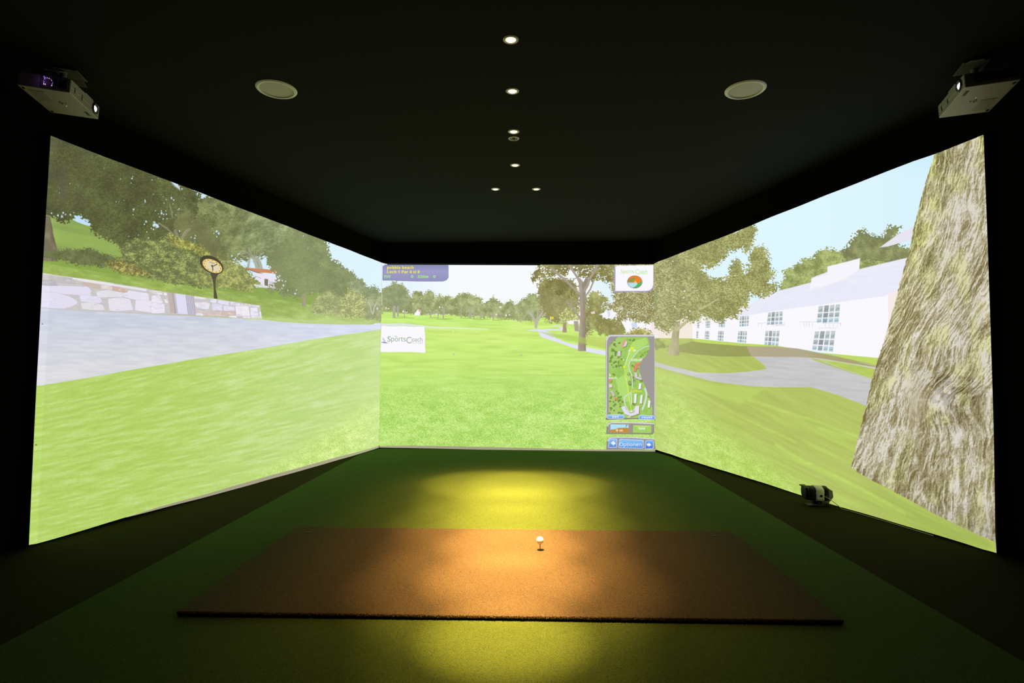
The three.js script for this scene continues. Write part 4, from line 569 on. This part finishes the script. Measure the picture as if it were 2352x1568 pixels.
    const button = (s, c0, c1, rr = 2) => { const pp = Q(s), y0 = Math.min(...pp.map((a) => a[1])), y1 = Math.max(...pp.map((a) => a[1])), gg = g.createLinearGradient(0, y0, 0, y1); gg.addColorStop(0, css(c0)); gg.addColorStop(1, css(c1)); g.fillStyle = gg; round(g, pp, rr); g.fill(); g.strokeStyle = css([214, 226, 248]); g.lineWidth = 1.2; round(g, pp, rr); g.stroke(); };
    button('82 1058 276 1056 280 1078 270 1106 80 1104', [170, 214, 250], [104, 150, 224]); button('456 1062 650 1070 648 1112 460 1112', [150, 200, 248], [100, 148, 226]); font(7.2); text('set', ...q(134, 1092), 16, css([240, 246, 254])); text('reset', ...q(488, 1100), 25, css([240, 246, 254]));
    // slope panel
    g.fillStyle = css([140, 134, 128]); path(g, Q('70 1200 84 1166 118 1146 640 1156 640 1262 622 1292 400 1290 66 1288')); g.fill(); g.fillStyle = css([158, 150, 142]); path(g, Q('80 1200 92 1174 124 1162 632 1168 632 1258 616 1280 400 1278 76 1276')); g.fill(); g.strokeStyle = rim; g.lineWidth = 2.6; path(g, Q('82 1190 96 1166 126 1152 380 1154 636 1164'), false); g.stroke();
    g.fillStyle = css([176, 226, 248]); path(g, Q('116 1170 334 1174 334 1270 114 1266')); g.fill(); g.fillStyle = css([200, 142, 60]); path(g, Q('114 1236 170 1232 210 1214 334 1214 334 1270 114 1266')); g.fill(); g.strokeStyle = css([100, 110, 140]); g.lineWidth = 0.8; path(g, Q('303 1180 303 1212'), false); g.stroke(); g.fillStyle = css([112, 124, 150]); path(g, Q('303 1178 326 1184 303 1194')); g.fill(); font(7.4); text('9 m', ...q(180, 1258), 17, css([246, 240, 224]));
    g.fillStyle = css([164, 210, 104]); path(g, Q('388 1182 606 1186 604 1276 386 1272')); g.fill(); g.fillStyle = 'rgba(196,232,128,.6)'; path(g, Q('388 1182 606 1186 480 1230')); g.fill(); font(6.8); text('tee', ...q(452, 1236), 15.6, css([244, 248, 240]));
    // options bar
    g.fillStyle = css([140, 134, 146]); path(g, Q('70 1380 88 1340 120 1322 640 1342 656 1470 400 1474 66 1472')); g.fill(); g.fillStyle = css([150, 146, 160]); path(g, Q('80 1380 96 1346 126 1334 636 1354 644 1462 76 1464')); g.fill(); g.strokeStyle = rim; g.lineWidth = 2.4; path(g, Q('84 1370 100 1342 128 1328 380 1332 640 1348'), false); g.stroke();
    button('100 1344 194 1346 190 1446 92 1450', [150, 196, 246], [88, 132, 216]); button('226 1350 512 1362 506 1460 216 1452', [150, 206, 246], [84, 140, 224]); button('540 1366 630 1366 628 1462 530 1466', [120, 180, 244], [72, 112, 206]);
    g.fillStyle = css([240, 246, 254]); path(g, Q('118 1396 158 1366 158 1384 174 1388 176 1412 158 1410 160 1430')); g.fill(); path(g, Q('606 1416 572 1390 572 1404 552 1404 552 1426 572 1426 574 1440')); g.fill(); font(12, 'normal'); text('Optionen', ...q(222, 1436), 52, css([236, 246, 254]));
  });
  return P.texture();
}

// ---- right picture
function rightPicture() {
  const P = new Picture(1900, 1180, 4.18, [-116.070662, 8.495453, 1505.931215, -112.718325, -171.526374, 1037.39417, -0.133333, 0.006645]);
  P.paint(null, 0, (x, y) => { mixc([222, 246, 254], [194, 232, 250], sstep(420, 300, y) * 0.8 + 0.2 * sstep(1900, 2150, x)); return 1; });
  // wood behind the long white building
  const tw = { lo: [130, 140, 84], mid: [156, 168, 104], hi: [186, 198, 126] };
  P.foliage(pairs('1790 662 1804 640 1800 622 1822 612 1842 598 1868 590 1880 576 1900 570 1920 574 1940 580 1960 578 2000 590 2100 580 2100 660 1950 670 1800 690'), { ...tw, edge: 5, es: 9, leaf: 3.4, cl: 14, kL: 0.5, seed: 7 });
  P.foliage(pairs('1932 580 1952 560 1962 540 1976 528 1986 522 1992 534 2004 540 2016 542 2028 540 2040 520 2052 518 2066 520 2062 534 2050 552 2070 566 2088 566 2092 600 1940 600'), { lo: [122, 126, 86], mid: [140, 146, 98], hi: [160, 166, 110], edge: 5, es: 6, leaf: 4, cl: 14, kL: 0.4, seed: 17, holes: 0.1, hs: 6 });
  P.flat(pairs('2022 568 2060 540 2100 518 2100 548 2060 560 2040 566'), [232, 228, 240]);
  // building
  P.paint(pairs('1590 720 1694 700 1800 680 1910 670 2090 640 2090 832 1990 824 1920 812 1850 802 1700 790 1590 778'), 1, (x, y, d) => { set([250, 248, 254]); if (x > 2040) mixc([250, 248, 254], [246, 232, 222], 0.7); return clamp(d + 0.5); });
  P.flat(pairs('1716 702 1736 690 1772 672 1864 648 1864 638 1900 624 1900 612 1976 593 1974 618 2090 590 2090 655 2030 680 1960 689 1912 696 1820 708 1690 728'), [235, 235, 250], 0.8, 0.03);
  P.flat(pairs('1900 612 1976 593 1973 619 1940 640 1906 652 1860 664 1864 640 1900 630'), [246, 245, 252], 1);
  P.flat(pairs('1500 720 1592 716 1590 793 1556 794 1512 800 1500 800'), [246, 234, 224], 0.8);
  P.flat(pairs('1400 700 1512 716 1512 800 1490 800'), [246, 236, 230], 0.8);
  P.drawing(1585, 680, 360, 140, 6, (g) => {
    const win = (s, cols, rows, k = 1) => {
      const [a, b, c, d] = pairs(s).map(([x, y]) => (x < 1500 ? [1490 + x / 4.355, 500 + y / 4.355] : [x, y])), at = (u, v) => [(a[0] * (1 - u) + b[0] * u) * (1 - v) + (d[0] * (1 - u) + c[0] * u) * v, (a[1] * (1 - u) + b[1] * u) * (1 - v) + (d[1] * (1 - u) + c[1] * u) * v];
      for (let i = 0; i < cols; i++) for (let j = 0; j < rows.length - 1; j++) {
        const u0 = (i + 0.1) / cols, u1 = (i + 0.9) / cols, v0 = rows[j] + 0.025, v1 = rows[j + 1] - 0.025, dk = i === 1 ? 0.82 : 1, t = [[196, 206, 208], [176, 190, 194], [190, 212, 226]][j % 3];
        g.fillStyle = css(t.map((x) => x * (0.9 + 0.1 * k) * dk)); path(g, [at(u0, v0), at(u1, v0), at(u1, v1), at(u0, v1)]); g.fill();
        g.fillStyle = css([140, 152, 150]); path(g, [at(u0 + 0.02, v0 + (v1 - v0) * 0.55), at(u1 - 0.02, v0 + (v1 - v0) * 0.4), at(u1 - 0.02, v1 - 0.06), at(u0 + 0.02, v1 - 0.05)]); g.globalAlpha = 0.5; g.fill(); g.globalAlpha = 1;
      }
    };
    const R2 = [0, 0.42, 0.72, 1];
    win('1195 945 1345 930 1340 1068 1180 1075', 4, R2); win('1168 1128 1315 1125 1300 1290 1155 1275', 4, R2); win('905 985 1002 975 998 1085 900 1090', 4, R2); win('890 1130 983 1130 972 1255 880 1245', 4, R2); win('700 1008 768 1000 765 1090 698 1095', 3, R2); win('695 1130 755 1130 748 1235 688 1228', 3, R2);
    win('570 1030 618 1025 615 1100 570 1103', 3, R2); win('565 1130 610 1132 606 1220 560 1212', 3, R2); win('485 1040 510 1040 508 1105 485 1105', 2, R2); win('478 1132 500 1132 497 1205 474 1203', 2, R2); win('1879 702 1930 697 1926 741 1874 742', 4, R2); win('1871 760 1919 758 1913 809 1864 804', 4, R2);
    g.strokeStyle = 'rgba(170,172,190,.7)'; g.lineWidth = 0.7; for (const s of ['1836 739 1880 739', '1847 740 1848 750', '1853 740 1853 749', '1859 740 1860 750', '1866 741 1866 750', '1888 742 1931 742', '1895 744 1895 752', '1904 744 1904 752', '1913 744 1913 752', '1922 744 1922 752', '1930 742 1930 750', '1782 747 1802 745', '1802 739 1802 746', '1740 743 1758 741', '1742 744 1742 750', '1750 743 1750 749', '1655 752 1666 751']) { path(g, pairs(s), false); g.stroke(); }
    g.fillStyle = 'rgba(226,216,226,.6)'; g.fillRect(1775, 748, 28, 1.2); g.fillRect(1880, 752, 40, 2);
  });
  // ground
  const gr = grass([168, 184, 92], [180, 196, 102], [193, 210, 112], 0.45, 80, 6, 0.8, 0.14, 2.4);
  P.paint(pairs('1490 776 1590 777 1700 788 1786 794 1866 809 1940 815 2010 822 2110 835 2320 860 2320 1300 1490 1300'), 1, (x, y, d) => { gr(x, y); return clamp(d + 0.5); });
  P.flat(pairs('1590 777.5 1700 788 1786 794 1866 809 1940 815 2030 823 2030 840 1960 826 1890 812 1830 801 1740 796 1650 790 1600 786'), [192, 218, 104], 0.8);
  // tarmac
  P.paint(pairs('1490 828 1506 831 1541 841 1602 855 1664 857 1720 853 1762 846.5 1748 832 1731 819 1700 800 1730 796 1830 800 1890 812 1960 828 2030 842 2030 880 2000 872 1939 849 1893 832 1866 822 1866 826 1900 838 1960 858 2000 872 2020 880 2020 940 1985 930 1924 907 1863 889 1786 889 1725 887 1633 875 1556 855 1506 841 1490 838'), 1.5, (x, y, d) => { const n = (fbm(x / 40, (y - 0.1 * x) / 5, 3) - 0.5) * 20; set([200 + n, 199 + n, 200 + n]); return clamp(d + 0.5); });
  P.paint(pairs('1866 823 1893 830 1940 848 2010 872 2010 838 1960 832 1900 826'), 2, (x, y, d) => { set([182, 204, 98], 1 + 0.1 * (fbm(x / 20, y / 5, 2) - 0.5)); return clamp(d + 0.5); });
  P.flat(pairs('1876 825 1930 827 1970 834 2015 843 2015 848 1970 839 1930 832'), [212, 210, 206], 1.2);
  // shade of the building
  P.paint(pairs('1556 793 1590 784 1632 789 1700 794.5 1786 796 1832 800 1890 812 1955 826 2010 841 2010 843 1940 832 1880 822 1832 819.5 1786 819.5 1725 818.5 1660 818.5 1600 814 1560 808 1530 806'), 2, (x, y, d) => { if (x < 1716 - (800 - y) * 0.5) set([154, 158, 92]); else mixc([178, 168, 138], [170, 162, 116], sstep(1830, 1900, x)); const n = 6 * (fbm(x / 18, y / 4, 2) - 0.5); C[0] += n; C[1] += n; C[2] += n; return 0.95 * clamp(d / 1.6 + 0.5); });
  // near lawn: bright strip, light streaks
  P.paint(pairs('1490 845 1560 860 1650 882 1760 892 1700 930 1620 900 1540 880 1490 870'), 4, (x, y, d) => { set([194, 222, 108]); return 0.5 * clamp(d / 8 + 0.4); });
  P.paint(pairs('1490 840 1620 875 1800 930 2000 1010 2320 1200 2320 1300 2000 1240 1700 1100 1490 1040'), 1, (x, y, d) => { const v = (y - 860 - (x - 1500) * 0.47) / 7, n = noise((x + y * 0.5) / 120 + 5, v), s = sstep(0.62, 0.86, n) * sstep(0, 18, d); set([194, 218, 106]); return 0.45 * s; });
  for (const [s, w, a] of [['1717 918 1790 940 1860 962 1940 992 2000 1012', 6, 0.5], ['1520 862 1600 900 1680 945 1760 985 1830 1015', 4, 0.5], ['1780 1020 1850 1060 1920 1093 2000 1135 2080 1180', 7, 0.6], ['1640 960 1720 1000 1800 1040 1860 1068', 4, 0.35], ['1880 982 1940 1000 1990 1020', 5, 0.4]]) { const l = pairs(s), up = l.map(([x, y]) => [x, y - w / 2]), dn = l.map(([x, y]) => [x, y + w / 2]).reverse(); P.paint([...up, ...dn], 3, (x, y, d) => { set([204, 232, 112]); return a * clamp((d + 3) / 6) * (0.5 + 0.8 * noise(x / 30, y / 4)); }); }
  const sp = grass([168, 200, 88], [188, 220, 104], [214, 240, 140], 0.5, 14, 7, 1.0, 0.8, 1.7);
  P.paint(pairs('1490 790 1510 842 1570 880 1640 945 1720 1010 1800 1062 1860 1100 1960 1175 2020 1200 1980 1240 1490 1080'), 30, (x, y, d) => { sp(x, y); return 0.9 * sstep(-20, 60, d); });
  P.paint(pairs('1930 1090 2000 1110 2100 1155 2200 1210 2290 1245 2290 1275 2150 1240 2000 1190 1950 1150'), 20, (x, y, d) => { set([150, 172, 76], 1 + 0.12 * (fbm(x / 40, (y - x * 0.5) / 6, 3) - 0.5)); return 0.6 * clamp(d / 30 + 0.4) * sstep(1900, 2250, x); });
  P.foliage(pairs('1500 782 1514 778 1526 786 1536 796 1520 800 1500 800'), { lo: [138, 146, 80], mid: [154, 162, 92], hi: [168, 176, 104], edge: 2, es: 5, leaf: 2.6, cl: 8, seed: 27 });
  // the tree before the building
  P.paint(pairs('1547 740 1562 736 1558 780 1560 815 1546 818 1533 812 1541 786'), 1, (x, y, d) => { mixc([156, 152, 102], [206, 196, 158], sstep(1562, 1540, x) * 0.5 + 0.6 * (fbm(x / 3, y / 22, 3) - 0.2)); return clamp(d + 0.5); });
  P.drawing(1540, 600, 200, 170, 5, (g) => { g.strokeStyle = css([192, 184, 142]); for (const [w, ...p] of [[7, [1555, 757], [1572, 742], [1588, 730]], [4.5, [1588, 730], [1612, 708], [1640, 692], [1660, 676], [1682, 662]], [3.5, [1566, 686], [1584, 674], [1606, 664]], [3, [1640, 646], [1662, 638], [1678, 632]], [2.4, [1690, 625], [1706, 620], [1722, 616]]]) { g.lineWidth = w; path(g, p, false); g.stroke(); } });
  const tr = { lo: [124, 124, 72], mid: [156, 158, 98], hi: [198, 200, 138] };
  const crown = pairs('1480 560 1600 560 1640 540 1690 530 1728 508 1736 529 1732 552 1726 571 1715 582 1704 571 1690 575 1676 579 1661 596 1644 611 1629 618 1615 611 1616 621 1633 636 1658 641 1672 634 1675 614 1690 593 1702 600 1709 626 1718 616 1722 582 1736 566 1754 562 1764 582 1770 608 1782 626 1778 640 1766 648 1784 650 1790 660 1776 672 1756 684 1738 680 1722 676 1718 696 1714 712 1704 706 1690 732 1672 728 1656 742 1640 736 1616 728 1594 744 1576 732 1558 738 1548 754 1536 764 1516 758 1500 745 1480 740');
  P.foliage(crown, { ...tr, edge: 2.2, es: 6, leaf: 3, cl: 18, kc: 0.9, kl: 0.9, kL: 1, seed: 37, holes: 0.2, hs: 8, spiky: 1.4, to: [1500, 1620, [134, 134, 80], [158, 160, 100], [190, 194, 130]] });
  P.drawing(1560, 620, 130, 130, 5, (g) => { g.strokeStyle = 'rgba(196,190,148,.85)'; for (const [w, ...p] of [[3.4, [1610, 710], [1630, 698], [1650, 686]], [2.6, [1576, 681], [1590, 672], [1604, 666]]]) { g.lineWidth = w; path(g, p, false); g.stroke(); } });
  P.specks([[1543, 642, 2], [1531, 665, 1.6], [1572, 668, 2.4], [1570, 684, 1.8], [1568, 720, 2.4], [1584, 714, 2.4], [1550, 704, 1.6], [1578, 728, 2.2], [1606, 718, 1.8], [1545, 600, 2], [1541, 606, 1.4], [1612, 722, 2]], [244, 242, 250]);
  // the great trunk close by
  const TR = pairs('2172 290 2150 345 2130 402 2112 470 2099 520 2089 570 2077 616 2066 655 2050 718 2030 785 2015 829 2004 866 1989 929 1970 1007 1955 1072 1972 1086 2004 1104 2040 1122 2078 1141 2140 1176 2196 1204 2255 1230 2330 1262 2340 290');
  // bark: ridges run down the trunk, lean over half way up, spread at the foot and swirl round a knot
  const lean = (y) => 0.2 * Math.min(y, 900) + 0.42 * 130 * Math.tanh((y - 715) / 130), ridge = (u, v) => { const n = 1 - Math.abs(2 * noise(u, v) - 1); return n * n; };
  const bark = (x, y) => {
    const gx = (x - 2185) / 80, gy = (y - 905) / 95, kn = Math.exp(-(gx * gx + gy * gy)), sw = kn * 34 * Math.sin(gy * 3 + 0.6);
    const wx = (fbm(x / 44, y / 100, 3) - 0.5) * 14 + (noise(x / 7, y / 26) - 0.5) * 4 + sw * 0.8, spread = 1 + 0.3 * sstep(850, 1200, y), U = (x - 2290 + lean(y) - lean(1000) + wx) / spread, V = y + kn * 40 * gx + (noise(x / 13, y / 26) - 0.5) * 14;
    return 0.28 * ridge(U / 25 + 3, V / 190) + 0.24 * ridge(U / 11 + 40, V / 74) + 0.18 * ridge(U / 6 + 90, V / 26 + 7) + 0.24 * noise(U / 3.4, V / 9) + 0.2 * (noise(x / 2.4, y / 3.4) - 0.5) + 0.06;
  };
  P.paint(TR, 3, (x, y, d) => {
    const b0 = bark(x, y), b1 = bark(x - 1.6, y - 1.2), k = 0.54 + (b0 - 0.46) * 1.6 + (b0 - b1) * 1.2 + 0.5 * (fbm(x / 26, y / 40, 2) - 0.5);
    mix3([122, 108, 70], [172, 162, 128], [224, 219, 206], k);
    const moss = sstep(0.5, 0.72, fbm(x / 34 + 3, y / 60 + 8, 3)) * 0.7 + 0.7 * sstep(80, 0, d) * sstep(980, 500, y); C[0] += (C[1] * 0.99 - C[0]) * moss * 0.5; C[2] += (C[1] * 0.6 - C[2]) * moss * 0.6;
    const gx = (x - 2185) / 70, gy = (y - 905) / 70, knot = Math.exp(-(gx * gx + gy * gy)) * sstep(0.38, 0.6, fbm(x / 16, y / 14 + 6, 2)); C[0] -= 40 * knot; C[1] -= 42 * knot; C[2] -= 40 * knot;
    const scar = Math.exp(-(((x - 2105) / 26) ** 2 + ((y - 935) / 60) ** 2)); C[0] += (186 - C[0]) * scar * 0.55; C[1] += (174 - C[1]) * scar * 0.55; C[2] += (142 - C[2]) * scar * 0.55;
    const tone = 0.98 + 0.07 * sstep(2200, 2060, x) * sstep(1000, 700, y) - 0.12 * sstep(1120, 1230, y); for (let q = 0; q < 3; q++) C[q] *= tone;
    return clamp((d + 2.4 * (noise(x / 3, y / 6) - 0.5)) / 1.4 + 0.5);
  });
  P.paint(null, 0, (x) => { set([240, 240, 220]); return 0.14 * sstep(1700, 1500, x); });
  return P.texture();
}

// ---------------------------------------------------------------- the three screens
const lerpLine = (l, s) => { let i = 0; while (i < l.length - 2 && s > l[i + 1][0]) i++; const [a, b] = [l[i], l[i + 1]]; return a[1] + (b[1] - a[1]) * clamp((s - a[0]) / (b[0] - a[0])); };
const clothM = std({ color: lin(0.55, 0.53, 0.47), roughness: 0.95, side: THREE.DoubleSide });
function screen(label, a, b, tex, len, top, bottom, left, right, tail, avg) {
  const t = thing('projection_screen', label, 'projection screen', [a[0], 0, a[1]], 'projection screens');
  t.rotation.y = -Math.atan2(b[1] - a[1], b[0] - a[0]);
  const L = Math.hypot(b[0] - a[0], b[1] - a[1]), glow = new THREE.MeshStandardMaterial({ color: 0x050505, roughness: 1, emissive: 0xffffff, emissiveMap: tex, emissiveIntensity: 1 });
  const sheet = (n, m, f) => { const p = [], uv = [], ix = []; for (let j = 0; j <= m; j++) for (let i = 0; i <= n; i++) { const [s, h, z] = f(i / n, j / m); p.push(s, h, z); uv.push(s / len, h / PH); } for (let j = 0; j < m; j++) for (let i = 0; i < n; i++) { const o = j * (n + 1) + i; ix.push(o, o + 1, o + n + 2, o, o + n + 2, o + n + 1); } const g = new THREE.BufferGeometry(); g.setAttribute('position', new THREE.Float32BufferAttribute(p, 3)); g.setAttribute('uv', new THREE.Float32BufferAttribute(uv, 2)); g.setIndex(ix); g.computeVertexNormals(); return g; };
  const at = (u, v) => { const s0 = lerpLine(left, v * 2.5), s1 = lerpLine(right, v * 2.5), s = s0 + (s1 - s0) * u, lo = lerpLine(bottom, s), hi = lerpLine(top, s); return [s, lo + (hi - lo) * v]; };
  const wave = (s, h) => 0.003 * Math.sin(s * 5.3 + h) + 0.002 * Math.sin(s * 11 - h * 2);
  mesh('projected_picture', sheet(110, 24, (u, v) => { const [s, h] = at(u, v); return [s, h, wave(s, h)]; }), glow, t);
  mesh('backing_cloth', sheet(60, 8, (u, v) => { const [s, h] = at(1 - u, v); return [s, h, wave(s, h) - 0.007]; }), clothM, t);
  mesh('edge_binding', [sheet(110, 1, (u, v) => { const [s, h] = at(u, 1); return [s, h, wave(s, h) - 0.007 * v]; }), sheet(1, 24, (u, v) => { const [s, h] = at(0, v); return [s, h, wave(s, h) - 0.007 * (1 - u)]; }), sheet(1, 24, (u, v) => { const [s, h] = at(1, v); return [s, h, wave(s, h) - 0.007 * u]; })], clothM, t);
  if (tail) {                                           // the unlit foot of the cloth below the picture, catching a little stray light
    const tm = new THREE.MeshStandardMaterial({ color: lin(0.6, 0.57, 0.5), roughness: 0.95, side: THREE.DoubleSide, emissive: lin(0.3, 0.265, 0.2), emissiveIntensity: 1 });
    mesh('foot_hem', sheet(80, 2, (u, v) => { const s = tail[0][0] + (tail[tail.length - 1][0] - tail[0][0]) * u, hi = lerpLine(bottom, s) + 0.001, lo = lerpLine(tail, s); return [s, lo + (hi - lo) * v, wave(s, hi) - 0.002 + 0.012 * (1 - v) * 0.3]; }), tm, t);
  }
  const fill = new THREE.RectAreaLight(lin(...avg), SCREEN_FILL, L * 0.98, 2.42); fill.position.set(L / 2, 1.25, 0.02); fill.rotation.y = Math.PI; t.add(fill);
  return { t, glow, sheet, at, wave };
}
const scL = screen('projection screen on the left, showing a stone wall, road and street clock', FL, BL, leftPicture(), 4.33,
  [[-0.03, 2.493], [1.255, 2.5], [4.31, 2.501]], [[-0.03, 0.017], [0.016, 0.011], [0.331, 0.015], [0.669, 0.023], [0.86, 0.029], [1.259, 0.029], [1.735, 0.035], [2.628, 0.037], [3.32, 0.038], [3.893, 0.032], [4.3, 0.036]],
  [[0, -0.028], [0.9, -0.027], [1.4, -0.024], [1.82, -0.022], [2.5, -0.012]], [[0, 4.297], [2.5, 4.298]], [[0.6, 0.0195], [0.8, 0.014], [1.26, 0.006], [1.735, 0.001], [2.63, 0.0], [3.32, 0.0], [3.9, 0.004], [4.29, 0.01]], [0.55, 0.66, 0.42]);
const scB = screen('middle projection screen facing the mat, with score panels and a hole map', BL, BR, middlePicture(), 3.66,
  [[-0.01, 2.503], [0.056, 2.484], [1.85, 2.459], [3.605, 2.452], [3.66, 2.457]], [[-0.03, 0.031], [0.1, 0.036], [0.382, 0.045], [1.374, 0.039], [2.544, 0.022], [3.66, 0.026]], [[0, -0.002], [2.5, 0.0]], [[0, 3.644], [2.5, 3.645]], [[0.0, 0.012], [0.4, 0.01], [1.0, 0.004], [1.4, 0.001], [2.5, 0.0], [3.64, 0.004]], [0.72, 0.86, 0.6]);
const scR = screen('projection screen on the right, showing a huge tree trunk and white building', BR, FR, rightPicture(), 4.18,
  [[-0.01, 2.456], [0.104, 2.467], [1.681, 2.469], [2.257, 2.479], [2.946, 2.487], [3.386, 2.485], [3.7, 2.488], [3.871, 2.48], [4.16, 2.483]], [[-0.02, 0.03], [0.393, 0.027], [0.707, 0.018], [1.495, 0.019], [2.115, 0.014], [2.62, 0.006], [2.989, 0.007], [3.436, 0.01], [3.782, 0.013], [3.972, 0.012], [4.053, 0.009], [4.15, 0.013]],
  [[0, -0.002], [2.5, 0.004]], [[0, 4.142], [0.1, 4.139], [0.7, 4.149], [1.5, 4.151], [2.5, 4.154]], null, [0.6, 0.68, 0.45]);
{
  const bright = scL.glow.clone(); bright.emissiveIntensity = 1.07; const rim = std({ color: lin(0.05, 0.05, 0.045) });
  mesh('side_hem', scL.sheet(2, 24, (u, v) => { const [s, h] = scL.at(0, v), w = 0.042; return [s + 0.001 + u * w, h, scL.wave(s, h) + 0.004]; }), bright, scL.t);
  for (const [s, h] of [[-0.013, 1.33], [-0.018, 0.604]]) mesh('eyelet', new THREE.TorusGeometry(0.0032, 0.0011, 8, 20).translate(s, h, 0.006), rim, scL.t);
  const br2 = scR.glow.clone(); br2.emissiveIntensity = 1.05;
  mesh('side_hem', scR.sheet(2, 24, (u, v) => { const [s, h] = scR.at(1, v), w = 0.034; return [s - 0.001 - (1 - u) * w, h, scR.wave(s, h) + 0.004]; }), br2, scR.t);
  mesh('top_rail', rbox(2.07, 0.022, 0.012, 0.004, 1.08, 2.484, 0.008).rotateZ(0).applyMatrix4(new THREE.Matrix4().makeTranslation(0, 0.0, 0)), std({ color: lin(0.05, 0.052, 0.06), roughness: 0.6 }), scB.t).rotation.z = -0.0115;
}
renderer.render(scene, camera);
